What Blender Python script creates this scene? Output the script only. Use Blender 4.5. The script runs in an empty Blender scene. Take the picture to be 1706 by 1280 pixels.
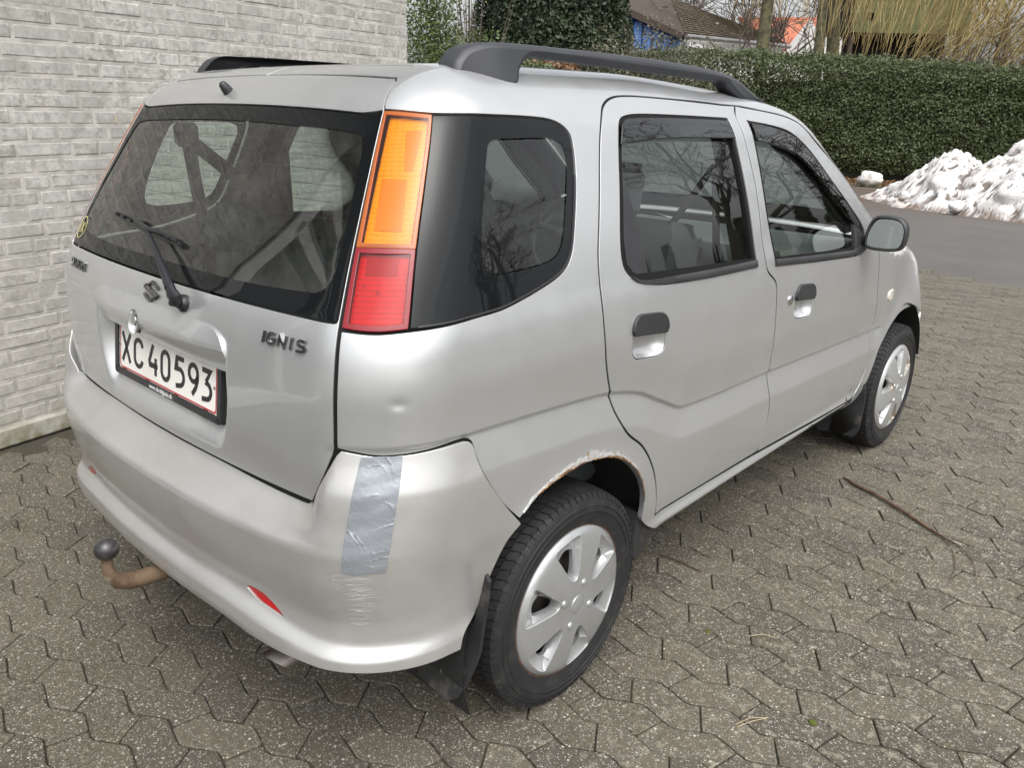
import bpy, bmesh, math, random
import numpy as np
from mathutils import Vector, Matrix
from mathutils.geometry import delaunay_2d_cdt
random.seed(7); RNG=np.random.RandomState(11)
scene=bpy.context.scene; col=scene.collection
R=math.radians
# ------------------------------------------------------------------ camera, sky, sun, exposure
CAM=np.array([1.8173,-1.3867,1.4597])
cam_d=bpy.data.cameras.new('camera'); cam=bpy.data.objects.new('camera',cam_d); col.objects.link(cam)
_yaw,_pit,_rol=-.7344,-.3321,.0215
_f=Vector((math.sin(_yaw)*math.cos(_pit),math.cos(_yaw)*math.cos(_pit),math.sin(_pit)))
_r=Vector((math.cos(_yaw),-math.sin(_yaw),0)); _u=_r.cross(_f)
_r2=_r*math.cos(_rol)+_u*math.sin(_rol); _u2=-_r*math.sin(_rol)+_u*math.cos(_rol)
cam.matrix_world=Matrix(((_r2.x,_u2.x,-_f.x,CAM[0]),(_r2.y,_u2.y,-_f.y,CAM[1]),(_r2.z,_u2.z,-_f.z,CAM[2]),(0,0,0,1)))
cam_d.sensor_width=36; cam_d.lens=36*1324.46/1706; cam_d.clip_start=.05; cam_d.clip_end=600
scene.camera=cam
SUN_AZ,SUN_EL=R(120),R(56)      # azimuth from +Y towards +X
world=bpy.data.worlds.new('World'); scene.world=world; world.use_nodes=True
wt=world.node_tree; wt.nodes.clear()
sky=wt.nodes.new('ShaderNodeTexSky'); sky.sky_type='NISHITA'; sky.sun_disc=False
sky.sun_elevation=SUN_EL; sky.sun_rotation=SUN_AZ; sky.air_density=1.0; sky.dust_density=6; sky.ozone_density=1.0
hs=wt.nodes.new('ShaderNodeHueSaturation'); hs.inputs['Saturation'].default_value=.16; hs.inputs['Value'].default_value=1.0
# overcast: soft broken cloud cover over the whole dome
tc=wt.nodes.new('ShaderNodeTexCoord'); nz=wt.nodes.new('ShaderNodeTexNoise'); nz.inputs['Scale'].default_value=2.2; nz.inputs['Detail'].default_value=5
cr=wt.nodes.new('ShaderNodeMapRange'); cr.inputs['From Min'].default_value=.3; cr.inputs['From Max'].default_value=.7
cr.inputs['To Min'].default_value=1.12; cr.inputs['To Max'].default_value=1.5
ml=wt.nodes.new('ShaderNodeVectorMath'); ml.operation='SCALE'
bg=wt.nodes.new('ShaderNodeBackground'); bg.inputs['Strength'].default_value=.15; wo=wt.nodes.new('ShaderNodeOutputWorld')
wt.links.new(sky.outputs[0],hs.inputs['Color']); wt.links.new(tc.outputs['Generated'],nz.inputs['Vector']); wt.links.new(nz.outputs[0],cr.inputs['Value'])
wt.links.new(hs.outputs[0],ml.inputs[0]); wt.links.new(cr.outputs[0],ml.inputs['Scale']); wt.links.new(ml.outputs[0],bg.inputs['Color']); wt.links.new(bg.outputs[0],wo.inputs[0])
sl=bpy.data.lights.new('sun','SUN'); sl.energy=.5; sl.angle=R(80); sl.color=(1,.98,.95)
so=bpy.data.objects.new('sun',sl); col.objects.link(so)
_sd=Vector((math.sin(SUN_AZ)*math.cos(SUN_EL),math.cos(SUN_AZ)*math.cos(SUN_EL),math.sin(SUN_EL)))
so.rotation_euler=_sd.to_track_quat('Z','Y').to_euler()
scene.view_settings.view_transform='Standard'; scene.view_settings.look='None'; scene.view_settings.exposure=0.55
scene.view_settings.gamma=1; scene.view_settings.use_curve_mapping=False
try:
    scene.cycles.max_bounces=10; scene.cycles.transparent_max_bounces=16; scene.cycles.caustics_reflective=False; scene.cycles.caustics_refractive=False
    scene.cycles.use_denoising=True
except Exception: pass

# ------------------------------------------------------------------ materials
MT={}
def nd(t,k,**kw):
    n=t.nodes.new(k)
    for a,b in kw.items(): setattr(n,a,b)
    return n
def mat(name,base=(.5,.5,.5),rough=.5,metal=0,coat=0,coat_rough=.03,spec=.5,emit=None,es=0,
        var=None,bump=None,coords='Object',back=None,ior=None,var2=None,rvar=None):
    """var=(colour2, scale, lo, hi[, detail]) mixes base with colour2 by noise; var2 the same again; bump=(scale,strength,dist)"""
    m=bpy.data.materials.new(name); m.use_nodes=True; t=m.node_tree; t.nodes.clear(); L=t.links.new
    out=nd(t,'ShaderNodeOutputMaterial'); p=nd(t,'ShaderNodeBsdfPrincipled')
    p.inputs['Base Color'].default_value=(*base,1); p.inputs['Roughness'].default_value=rough; p.inputs['Metallic'].default_value=metal
    p.inputs['Coat Weight'].default_value=coat; p.inputs['Coat Roughness'].default_value=coat_rough; p.inputs['Specular IOR Level'].default_value=spec
    if ior: p.inputs['IOR'].default_value=ior
    if emit: p.inputs['Emission Color'].default_value=(*emit,1); p.inputs['Emission Strength'].default_value=es
    tc=nd(t,'ShaderNodeTexCoord'); src=None
    for vv in (var,var2):
        if vv:
            n=nd(t,'ShaderNodeTexNoise'); n.inputs['Scale'].default_value=vv[1]; n.inputs['Detail'].default_value=vv[4] if len(vv)>4 else 5; n.inputs['Roughness'].default_value=.6
            r=nd(t,'ShaderNodeMapRange'); r.inputs['From Min'].default_value=vv[2]; r.inputs['From Max'].default_value=vv[3]
            mx=nd(t,'ShaderNodeMix',data_type='RGBA')
            L(tc.outputs[coords],n.inputs['Vector']); L(n.outputs[0],r.inputs['Value']); L(r.outputs[0],mx.inputs['Factor'])
            if src: L(src,mx.inputs['A'])
            else: mx.inputs['A'].default_value=(*base,1)
            mx.inputs['B'].default_value=(*vv[0],1); src=mx.outputs['Result']
    if src: L(src,p.inputs['Base Color'])
    if rvar:
        n=nd(t,'ShaderNodeTexNoise'); n.inputs['Scale'].default_value=rvar[0]; n.inputs['Detail'].default_value=6
        r=nd(t,'ShaderNodeMapRange'); r.inputs['From Min'].default_value=.3; r.inputs['From Max'].default_value=.7; r.inputs['To Min'].default_value=rvar[1]; r.inputs['To Max'].default_value=rvar[2]
        L(tc.outputs[coords],n.inputs['Vector']); L(n.outputs[0],r.inputs['Value']); L(r.outputs[0],p.inputs['Roughness'])
    if bump:
        n=nd(t,'ShaderNodeTexNoise'); n.inputs['Scale'].default_value=bump[0]; n.inputs['Detail'].default_value=6
        b=nd(t,'ShaderNodeBump'); b.inputs['Strength'].default_value=bump[1]; b.inputs['Distance'].default_value=bump[2]
        L(tc.outputs[coords],n.inputs['Vector']); L(n.outputs[0],b.inputs['Height']); L(b.outputs[0],p.inputs['Normal'])
    sh=p.outputs[0]
    if back:
        q=nd(t,'ShaderNodeBsdfPrincipled'); q.inputs['Base Color'].default_value=(*back,1); q.inputs['Roughness'].default_value=.85
        g=nd(t,'ShaderNodeNewGeometry'); mx=nd(t,'ShaderNodeMixShader'); L(g.outputs['Backfacing'],mx.inputs[0]); L(sh,mx.inputs[1]); L(q.outputs[0],mx.inputs[2]); sh=mx.outputs[0]
    L(sh,out.inputs[0]); MT[name]=m; m['_p']=p.name
    return m
def glassmat(name,tint=(.8,.86,.83),refl=1.0,rough=0,dirt=0,fcol=(1,1,1)):
    m=bpy.data.materials.new(name); m.use_nodes=True; t=m.node_tree; t.nodes.clear(); L=t.links.new
    out=nd(t,'ShaderNodeOutputMaterial'); tr=nd(t,'ShaderNodeBsdfTransparent'); tr.inputs[0].default_value=(*tint,1)
    gl=nd(t,'ShaderNodeBsdfGlossy'); gl.inputs['Roughness'].default_value=rough; gl.inputs[0].default_value=(*fcol,1)
    lw=nd(t,'ShaderNodeFresnel'); lw.inputs[0].default_value=1.52
    mp=nd(t,'ShaderNodeMath',operation='MULTIPLY'); mp.inputs[1].default_value=1.8*refl; mp.use_clamp=True
    mx=nd(t,'ShaderNodeMixShader'); L(lw.outputs[0],mp.inputs[0]); L(mp.outputs[0],mx.inputs[0]); L(tr.outputs[0],mx.inputs[1]); L(gl.outputs[0],mx.inputs[2]); sh=mx.outputs[0]
    if dirt:
        df=nd(t,'ShaderNodeBsdfDiffuse'); df.inputs[0].default_value=(.35,.34,.31,1)
        tc=nd(t,'ShaderNodeTexCoord'); n=nd(t,'ShaderNodeTexNoise'); n.inputs['Scale'].default_value=9; n.inputs['Detail'].default_value=8; n.inputs['Roughness'].default_value=.7
        r=nd(t,'ShaderNodeMapRange'); r.inputs['From Min'].default_value=.4; r.inputs['From Max'].default_value=.8; r.inputs['To Min'].default_value=dirt*.25; r.inputs['To Max'].default_value=dirt*1.6
        m2=nd(t,'ShaderNodeMixShader'); L(tc.outputs['Object'],n.inputs['Vector']); L(n.outputs[0],r.inputs['Value']); L(r.outputs[0],m2.inputs[0]); L(sh,m2.inputs[1]); L(df.outputs[0],m2.inputs[2]); sh=m2.outputs[0]
    L(sh,out.inputs[0]); MT[name]=m; return m

# ------------------------------------------------------------------ mesh helpers
def link(name,me,m=None,parent=None,smooth=True,label=None):
    o=bpy.data.objects.new(name,me); col.objects.link(o)
    if m is not None:
        for q in (m if isinstance(m,(list,tuple)) else [m]): me.materials.append(MT[q] if isinstance(q,str) else q)
    if parent: o.parent=parent
    if smooth and len(me.polygons): me.polygons.foreach_set('use_smooth',[True]*len(me.polygons))
    if label: o['label']=label
    return o
def meshobj(name,V,Fc,m=None,parent=None,smooth=True,N=None,label=None,autos=None):
    me=bpy.data.meshes.new(name); me.from_pydata([tuple(map(float,v)) for v in V],[],[tuple(map(int,f)) for f in Fc]); me.update()
    o=link(name,me,m,parent,smooth,label)
    if N is not None: me.normals_split_custom_set_from_vertices([tuple(map(float,n)) for n in N])
    elif autos is not None: me.set_sharp_from_angle(angle=R(autos))
    return o
class MB:
    """collects simple shapes into one mesh"""
    def __init__(s): s.V=[];s.F=[]
    def add(s,V,Fc):
        b=len(s.V); s.V+= [tuple(v) for v in V]; s.F+=[tuple(i+b for i in f) for f in Fc]; return s
    def box(s,c,d,rz=0,M=None,taper=1,bev=0):
        x,y,z=[q/2 for q in d]; P=[]
        if bev:
            b=bev
            for sz,k in ((-1,1),(1,taper)):
                ring=[(x-b,y),(x,y-b),(x,-y+b),(x-b,-y),(-x+b,-y),(-x,-y+b),(-x,y-b),(-x+b,y)]
                if sz<0: P+=[(a*k-np.sign(a)*b*.7,q*k-np.sign(q)*b*.7,-z) for a,q in ring]+[(a*k,q*k,-z+b) for a,q in ring]
                else: P+=[(a*k,q*k,z-b) for a,q in ring]+[(a*k-np.sign(a)*b*.7,q*k-np.sign(q)*b*.7,z) for a,q in ring]
            Fc=[tuple(range(0,8)),tuple(range(31,23,-1))]
            for l in range(3):
                for i in range(8): Fc.append((l*8+i,l*8+8+i,l*8+8+(i+1)%8,l*8+(i+1)%8))
        else:
            for sz,k in ((-1,1),(1,taper)): P+=[(-x*k,-y*k,sz*z),(x*k,-y*k,sz*z),(x*k,y*k,sz*z),(-x*k,y*k,sz*z)]
            Fc=[(3,2,1,0),(4,5,6,7),(0,1,5,4),(1,2,6,5),(2,3,7,6),(3,0,4,7)]
        c_,s_=math.cos(rz),math.sin(rz)
        Q=[]
        for p in P:
            p=Vector(p)
            if M is not None: p=M@p
            Q.append((c[0]+p.x*c_-p.y*s_,c[1]+p.x*s_+p.y*c_,c[2]+p.z))
        return s.add(Q,Fc)
    def tube(s,pts,r,n=8,cap=True,flat=1.0,up=(0,0,1)):
        pts=[Vector(p) for p in pts]; rs=r if isinstance(r,(list,tuple)) else [r]*len(pts)
        V=[];Fc=[];u=None
        for i,p in enumerate(pts):
            t=(pts[min(i+1,len(pts)-1)]-pts[max(i-1,0)]).normalized()
            if u is None:
                u=Vector(up)
                if abs(t.dot(u))>.9: u=Vector((1,0,0))
            u=(u-t*t.dot(u)).normalized(); w=t.cross(u)
            for k in range(n):
                a=2*math.pi*k/n; V.append(p+(u*math.cos(a)*flat+w*math.sin(a))*rs[i])
        for i in range(len(pts)-1):
            for k in range(n): Fc.append((i*n+k,i*n+(k+1)%n,(i+1)*n+(k+1)%n,(i+1)*n+k))
        if cap: Fc.append(tuple(range(n-1,-1,-1))); Fc.append(tuple((len(pts)-1)*n+k for k in range(n)))
        return s.add(V,Fc)
    def lathe(s,prof,n=48,axis='x',c=(0,0,0),close=False):
        """prof = list of (axial, radius)"""
        V=[];Fc=[];m=len(prof)
        for k in range(n):
            a=2*math.pi*k/n
            for ax,r in prof:
                q=(ax,r*math.cos(a),r*math.sin(a)) if axis=='x' else ((r*math.cos(a),r*math.sin(a),ax) if axis=='z' else (r*math.sin(a),ax,r*math.cos(a)))
                V.append((q[0]+c[0],q[1]+c[1],q[2]+c[2]))
        for k in range(n):
            k2=(k+1)%n
            for i in range(m-1+(1 if close else 0)):
                j=(i+1)%m; Fc.append((k*m+i,k2*m+i,k2*m+j,k*m+j))
        return s.add(V,Fc)
    def ball(s,c,r,seg=16,rings=10,sc=(1,1,1)):
        V=[];Fc=[]
        for i in range(rings+1):
            th=math.pi*i/rings
            for k in range(seg):
                a=2*math.pi*k/seg; V.append((c[0]+r*sc[0]*math.sin(th)*math.cos(a),c[1]+r*sc[1]*math.sin(th)*math.sin(a),c[2]+r*sc[2]*math.cos(th)))
        for i in range(rings):
            for k in range(seg): Fc.append((i*seg+k,(i+1)*seg+k,(i+1)*seg+(k+1)%seg,i*seg+(k+1)%seg))
        return s.add(V,Fc)
    def prism(s,poly,z0,z1,M=None):
        n=len(poly); V=[(p[0],p[1],z0) for p in poly]+[(p[0],p[1],z1) for p in poly]
        if M is not None: V=[tuple(M@Vector(v)) for v in V]
        Fc=[tuple(range(n-1,-1,-1)),tuple(range(n,2*n))]+[(i,(i+1)%n,n+(i+1)%n,n+i) for i in range(n)]
        return s.add(V,Fc)
    def build(s,name,m,parent=None,smooth=True,autos=35,label=None):
        return meshobj(name,s.V,s.F,m,parent,smooth,label=label,autos=autos if smooth else None)
def thing(name,label,cat,loc=(0,0,0),rz=0,group=None):
    o=bpy.data.objects.new(name,None); col.objects.link(o); o.location=loc; o.rotation_euler=(0,0,rz); o.empty_display_size=.1
    o['label']=label; o['category']=cat
    if group:o['group']=group
    return o
def tag(o,label=None,cat=None,group=None,kind=None):
    if label:o['label']=label
    if cat:o['category']=cat
    if group:o['group']=group
    if kind:o['kind']=kind
    return o

# ------------------------------------------------------------------ polygon helpers (2D)
def dens(P,step,closed=True,sharp=50,smooth=True):
    """Catmull-Rom through P, resampled at step; corners sharper than `sharp` degrees stay corners"""
    P=[np.array(p,float) for p in P]; n=len(P); out=[]
    def iscorner(i):
        if not closed and i in(0,n-1): return True
        a=P[i]-P[i-1];b=P[(i+1)%n]-P[i]; c=np.dot(a,b)/(np.linalg.norm(a)*np.linalg.norm(b)+1e-12)
        return math.degrees(math.acos(max(-1,min(1,c))))>sharp
    C=[iscorner(i) for i in range(n)]
    for i in range(n if closed else n-1):
        p1,p2=P[i],P[(i+1)%n]; L=np.linalg.norm(p2-p1); k=max(1,int(round(L/step)))
        p0=P[i-1] if not C[i] else 2*p1-p2; p3=P[(i+2)%n] if not C[(i+1)%n] else 2*p2-p1
        if not smooth: m1=m2=p2-p1
        else:
            d0=np.linalg.norm(p1-p0)+1e-9;d1=L+1e-9;d2=np.linalg.norm(p3-p2)+1e-9
            m1=((p1-p0)+(p2-p1))/(d0+d1)*d1 if not C[i] else p2-p1
            m2=((p3-p2)+(p2-p1))/(d2+d1)*d1 if not C[(i+1)%n] else p2-p1
        for j in range(k):
            t=j/k; out.append((2*t**3-3*t*t+1)*p1+(t**3-2*t*t+t)*m1+(3*t*t-2*t**3)*p2+(t**3-t*t)*m2)
    if not closed: out.append(P[-1])
    return np.array(out)
def area(P): x,y=P[:,0],P[:,1]; return .5*np.sum(x*np.roll(y,-1)-y*np.roll(x,-1))
def ccw(P): P=np.asarray(P,float); return P if area(P)>0 else P[::-1]
def inset(P,d):
    """shrink a ccw polygon by d"""
    P=ccw(P); a=np.roll(P,1,0);b=np.roll(P,-1,0)
    def nn(v): v=np.stack([-v[:,1],v[:,0]],-1); return v/(np.linalg.norm(v,axis=1,keepdims=True)+1e-12)
    n1=nn(P-a);n2=nn(b-P);m=n1+n2;m/=np.linalg.norm(m,axis=1,keepdims=True)+1e-12
    k=1/np.clip((m*n1).sum(1,keepdims=True),.5,1)
    return P+m*d*k
def inpoly(P,Q):
    """points Q inside polygon P"""
    x,y=Q[:,0],Q[:,1]; r=np.zeros(len(Q),bool); a=P;b=np.roll(P,-1,0)
    for (x1,y1),(x2,y2) in zip(a,b):
        if y1==y2: continue
        c=((y1>y)!=(y2>y)); r^=c&(x<(x2-x1)*(y-y1)/(y2-y1)+x1)
    return r
def dist_poly(P,Q):
    a=P;b=np.roll(P,-1,0);d=np.full(len(Q),1e9)
    for p,q in zip(a,b):
        v=q-p;l=(v*v).sum()+1e-15;t=np.clip(((Q-p)@v)/l,0,1);d=np.minimum(d,np.linalg.norm(Q-p-t[:,None]*v,axis=1))
    return d
def fill(outer,holes=(),h=.02,extra=None):
    """triangulate a polygon with holes and an inner grid -> points, tris, loops(index lists)"""
    outer=ccw(outer); loops=[outer]+[ccw(q) for q in holes]
    pts=[];ed=[];li=[]
    for L in loops:
        b=len(pts); pts+=list(L); n=len(L); ed+=[(b+i,b+(i+1)%n) for i in range(n)]; li.append(list(range(b,b+n)))
    mn,mx=outer.min(0),outer.max(0)
    if h:
        xs=np.arange(mn[0]+h/2,mx[0],h); ys=np.arange(mn[1]+h/2,mx[1],h*.9)
        gx,gy=np.meshgrid(xs,ys); gx=gx+(np.arange(len(ys))%2)[:,None]*h/2; Q=np.stack([gx.ravel(),gy.ravel()],-1)
        if extra is not None:
            cell=h*.55; occ=set(map(tuple,np.floor(extra/cell).astype(int)))
            gq=np.floor(Q/cell).astype(int); Q=Q[[tuple(g_) not in occ for g_ in gq]]; Q=np.concatenate([extra,Q])
        k=inpoly(outer,Q); Q=Q[k]
        for L in loops[1:]: Q=Q[~inpoly(L,Q)]
        ok=np.ones(len(Q),bool)
        for L in loops: ok&=dist_poly(L,Q)>min(h*.38,.0045)
        pts+=list(Q[ok])
    r=delaunay_2d_cdt([Vector((float(p[0]),float(p[1]))) for p in pts],ed,[],0,1e-7,True)
    V=np.array([tuple(v) for v in r[0]]); T=np.array([f for f in r[2] if len(f)==3]); orig=r[3]
    mp={}
    for i,o in enumerate(orig):
        for q in o: mp[q]=i
    c=V[T].mean(1); k=inpoly(outer,c)
    for L in loops[1:]: k&=~inpoly(L,c)
    T=T[k]
    a=V[T]; ar=(a[:,1,0]-a[:,0,0])*(a[:,2,1]-a[:,0,1])-(a[:,1,1]-a[:,0,1])*(a[:,2,0]-a[:,0,0])
    T=T[np.abs(ar)>1e-12]; ar=ar[np.abs(ar)>1e-12]; T[ar<0]=T[ar<0][:,::-1]
    return V,T,[[mp[i] for i in L] for L in li]
def nrm(v): return v/(np.linalg.norm(v,axis=-1,keepdims=True)+1e-12)
def arr(*a): return np.array(a,float)
def rrect(x0,x1,y0,y1,r,n=6):
    P=[]
    for cx,cy,a0 in ((x1-r,y1-r,0),(x0+r,y1-r,90),(x0+r,y0+r,180),(x1-r,y0+r,270)):
        for k in range(n+1):
            a=R(a0+90*k/n); P.append((cx+r*math.cos(a),cy+r*math.sin(a)))
    return np.array(P)
# ---- body surface
def pchip(xs,ys):
    xs=np.array(xs,float);ys=np.array(ys,float);h=np.diff(xs);d=np.diff(ys)/h
    m=np.zeros(len(xs));m[0]=d[0];m[-1]=d[-1]
    for i in range(1,len(xs)-1):
        if d[i-1]*d[i]>0:
            w1=2*h[i]+h[i-1];w2=h[i]+2*h[i-1];m[i]=(w1+w2)/(w1/d[i-1]+w2/d[i])
    X=np.linspace(xs[0],xs[-1],1200)
    i=np.clip(np.searchsorted(xs,X,side='right')-1,0,len(xs)-2);t=(X-xs[i])/h[i]
    Y=(2*t**3-3*t**2+1)*ys[i]+(t**3-2*t**2+t)*h[i]*m[i]+(-2*t**3+3*t**2)*ys[i+1]+(t**3-t**2)*h[i]*m[i+1]
    return lambda q: np.interp(q,X,Y)
def sm(a,b,x):
    t=np.clip((x-a)/(b-a),0,1);return t*t*(3-2*t)
# half width by height, mid car
Wz=pchip([.15,.25,.36,.44,.52,.62,.74,.84,.94,1.02,1.10,1.25,1.46,1.60],
         [.74,.765,.785,.795,.799,.801,.801,.801,.800,.793,.775,.737,.662,.60])
# height of the side crease along the car
Zc=pchip([-.9,-.36,0,.1,.22,.34,.46,1.0,1.95,3],[.845,.838,.825,.815,.788,.735,.688,.668,.630,.60])
def crease(y,z):
    s=z-Zc(y); k=(1-sm(1.99,2.07,y))
    up=.0085*(1-sm(0,.013,s))+.0085*(1-sm(0,.15,s))
    q=np.clip(-s/.082,0,1.4); dn=.017*np.where(q<.92,1-q,.08*np.clip(1-(q-.92)/.16,0,1)**2)
    return -k*np.where(s>0,up,dn)
def arch(y,z):
    r1=np.hypot(y,z-.29);r2=np.hypot(y-2.36,z-.29)
    return .006*np.exp(-((r1-.362)/.03)**2)+.010*np.exp(-((r2-.37)/.045)**2)
# plan taper (subtract) by y
Wy=pchip([-.9,-.6,-.3,0,.5,1.2,1.9,2.4,2.8,3.1],[.06,.036,.016,.004,0,0,.002,.022,.05,.09])
# rear face y at centre by height (tailgate/body)
Yr=pchip([.30,.60,.70,.80,.92,1.0,1.06,1.12,1.30,1.46,1.52,1.60],
         [-.625,-.63,-.633,-.638,-.635,-.625,-.610,-.580,-.472,-.371,-.325,-.24])
# bumper face
Yb=pchip([.20,.36,.385,.405,.432,.440,.462,.475,.50,.58,.63,.66,.70,.76,.82,.90],[-.66,-.692,-.708,-.712,-.711,-.707,-.687,-.686,-.694,-.709,-.711,-.706,-.698,-.690,-.673,-.660])
Wb=pchip([.20,.36,.385,.405,.432,.440,.462,.48,.54,.62,.72,.80,.88],[.75,.795,.803,.805,.804,.802,.796,.797,.801,.808,.811,.807,.801])
# top profile
Tz=pchip([-.9,-.5,-.3,0,.4,.8,1.1,1.3,1.5,1.75,2.0,2.1,2.5,2.9,3.2],
         [1.43,1.51,1.545,1.560,1.562,1.546,1.515,1.475,1.345,1.175,1.03,1.00,.96,.86,.70])
shelf=pchip([0,.63,.645,.652,.660,.670,.700,.712,.75,2],[0,0,.0008,.004,.014,.024,.058,.064,.066,.066])
rz=pchip([0,.725,.745,.79,.85,.92,.955,.985,2],[0,0,.002,.026,.037,.041,.040,0,0])
def recess(x,z):
    # shallow pan round the number plate
    k=np.maximum(.90-z,0); bx=1-sm(.292,.330,np.abs(x)+.55*k*k/.16*.5); bz=rz(z)
    return bx*bz
def length2(a,b,r):
    a=a+r;b=b+r
    return np.sqrt(np.maximum(a,0)**2+np.maximum(b,0)**2)+np.minimum(np.maximum(a,b),0)-r
RC=pchip([.3,.7,.84,1.1,1.5],[.20,.172,.162,.160,.12])
RT=pchip([-.5,0,.8,1.3,2,3],[.06,.13,.14,.06,.06,.12])
def F(x,y,z,mode=0):
    ax=np.sqrt(x*x+1e-12)
    if mode!=1:
        w=Wz(z)+crease(y,z)+arch(y,z)+.011*np.exp(-((z-.366)/.016)**2)*sm(.28,.42,y)*(1-sm(1.80,1.9,y))-Wy(y)-.085*sm(2.0,2.8,y)*sm(.50,.95,z); yr=Yr(z)+.085*x*x+.05*x**4+(recess(x,z) if mode==0 else 0); rc=RC(z)
    else:
        zz=z+.040*sm(.28,.64,ax); zz=np.where(z>.50,z,np.where(z<.40,zz,z+(zz-z)*(1-sm(.40,.50,z)))); w=Wb(zz)+crease(y,z)-Wy(y)*.8; yr=Yb(zz)+.11*x*x+.14*x**4+shelf(z)*(1-sm(.53,.645,ax-.10*(z-.66))); rc=.155+.022*sm(.62,.83,z)
    fs=ax-w; fr=(yr-y)/np.sqrt(1+.15*(z>1.05))
    f=length2(fs,fr,rc)
    if mode==0: f=f+.0032*np.exp(-(((y+.503)/.013)**2+((z-.938)/.011)**2))*(x>0)
    yf=3.06-.18*x*x-.35*np.maximum(z-.6,0)**2-.2*np.maximum(.4-z,0)
    f=length2(f,y-yf,.22)
    t=Tz(y)-.012*x*x-.03*x**4
    return length2(f,z-t,RT(y))
def G(x,y,z,mode=0,e=1e-4):
    g=np.stack([F(x+e,y,z,mode)-F(x-e,y,z,mode),F(x,y+e,z,mode)-F(x,y-e,z,mode),F(x,y,z+e,mode)-F(x,y,z-e,mode)],-1)
    return g/np.linalg.norm(g,axis=-1,keepdims=True)
AQ=.45; KC=.33; YQ=-.20; YF=2.5; LC=KC*np.pi/2
zp_=pchip([-1,.8,1.2,1.7,2.2,3.3],[1.30,1.30,1.22,.92,.72,.58])
def unfold(a,v):
    """wall coordinates (a along the body, v up) -> origin and direction of the measuring ray"""
    a=np.asarray(a,float);v=np.asarray(v,float);s=np.sign(a)+(a==0);b=np.abs(a)
    side=b-AQ-LC
    th=np.clip((b-AQ)/KC,0,np.pi/2)
    ox=np.minimum(b,AQ);oy=np.where(side>0,YQ+side,YQ)
    fr=np.maximum(oy-YF,0); th=th+np.clip(fr/KC,0,np.pi/2); oy=np.minimum(oy,YF)
    ox=ox-np.clip(fr-LC,0,AQ)
    dx,dy=np.sin(th),-np.cos(th)
    zp=zp_(oy); tau=np.maximum(v-zp,0)/.25
    return np.stack([s*ox,oy,np.minimum(v,zp)],-1),np.stack([s*dx*np.cos(tau),dy*np.cos(tau),np.sin(tau)],-1)
def surf3(a,v,mode=0,it=34):
    o,d=unfold(a,v); lo=np.zeros(len(o));hi=np.full(len(o),1.2)
    for _ in range(it):
        m=(lo+hi)/2;P=o+d*m[:,None];ins=F(P[:,0],P[:,1],P[:,2],mode)<0
        lo=np.where(ins,m,lo);hi=np.where(ins,hi,m)
    return o+d*((lo+hi)/2)[:,None]
def wall(P):
    """3D point -> wall coordinates"""
    P=np.atleast_2d(P);x,y,z=P[:,0],P[:,1],P[:,2];s=np.sign(x)+(x==0);x=np.abs(x)
    oy=np.clip(y,YQ,YF)
    rear=y<YQ;cor=rear&(x>AQ)
    th=np.where(cor,np.arctan2(x-AQ,YQ-y),0)
    a=np.where(rear,np.where(cor,AQ+KC*th,np.minimum(x,AQ)),AQ+LC+(oy-YQ))
    fro=y>YF
    thf=np.arctan2(y-YF,x-AQ)
    a=np.where(fro,AQ+LC+(YF-YQ)+KC*np.clip(thf,0,np.pi/2)+np.where(x<AQ,AQ-x,0),a)
    h=np.where(cor|(fro&(x>AQ)),np.hypot(x-AQ,y-np.where(rear,YQ,YF)),np.where(rear,YQ-y,np.where(fro,y-YF,x-AQ)))
    zp=zp_(oy)
    v=np.where(z>zp,zp+.25*np.arctan2(z-zp,h),z)
    return np.stack([s*a,v],-1)
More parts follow.
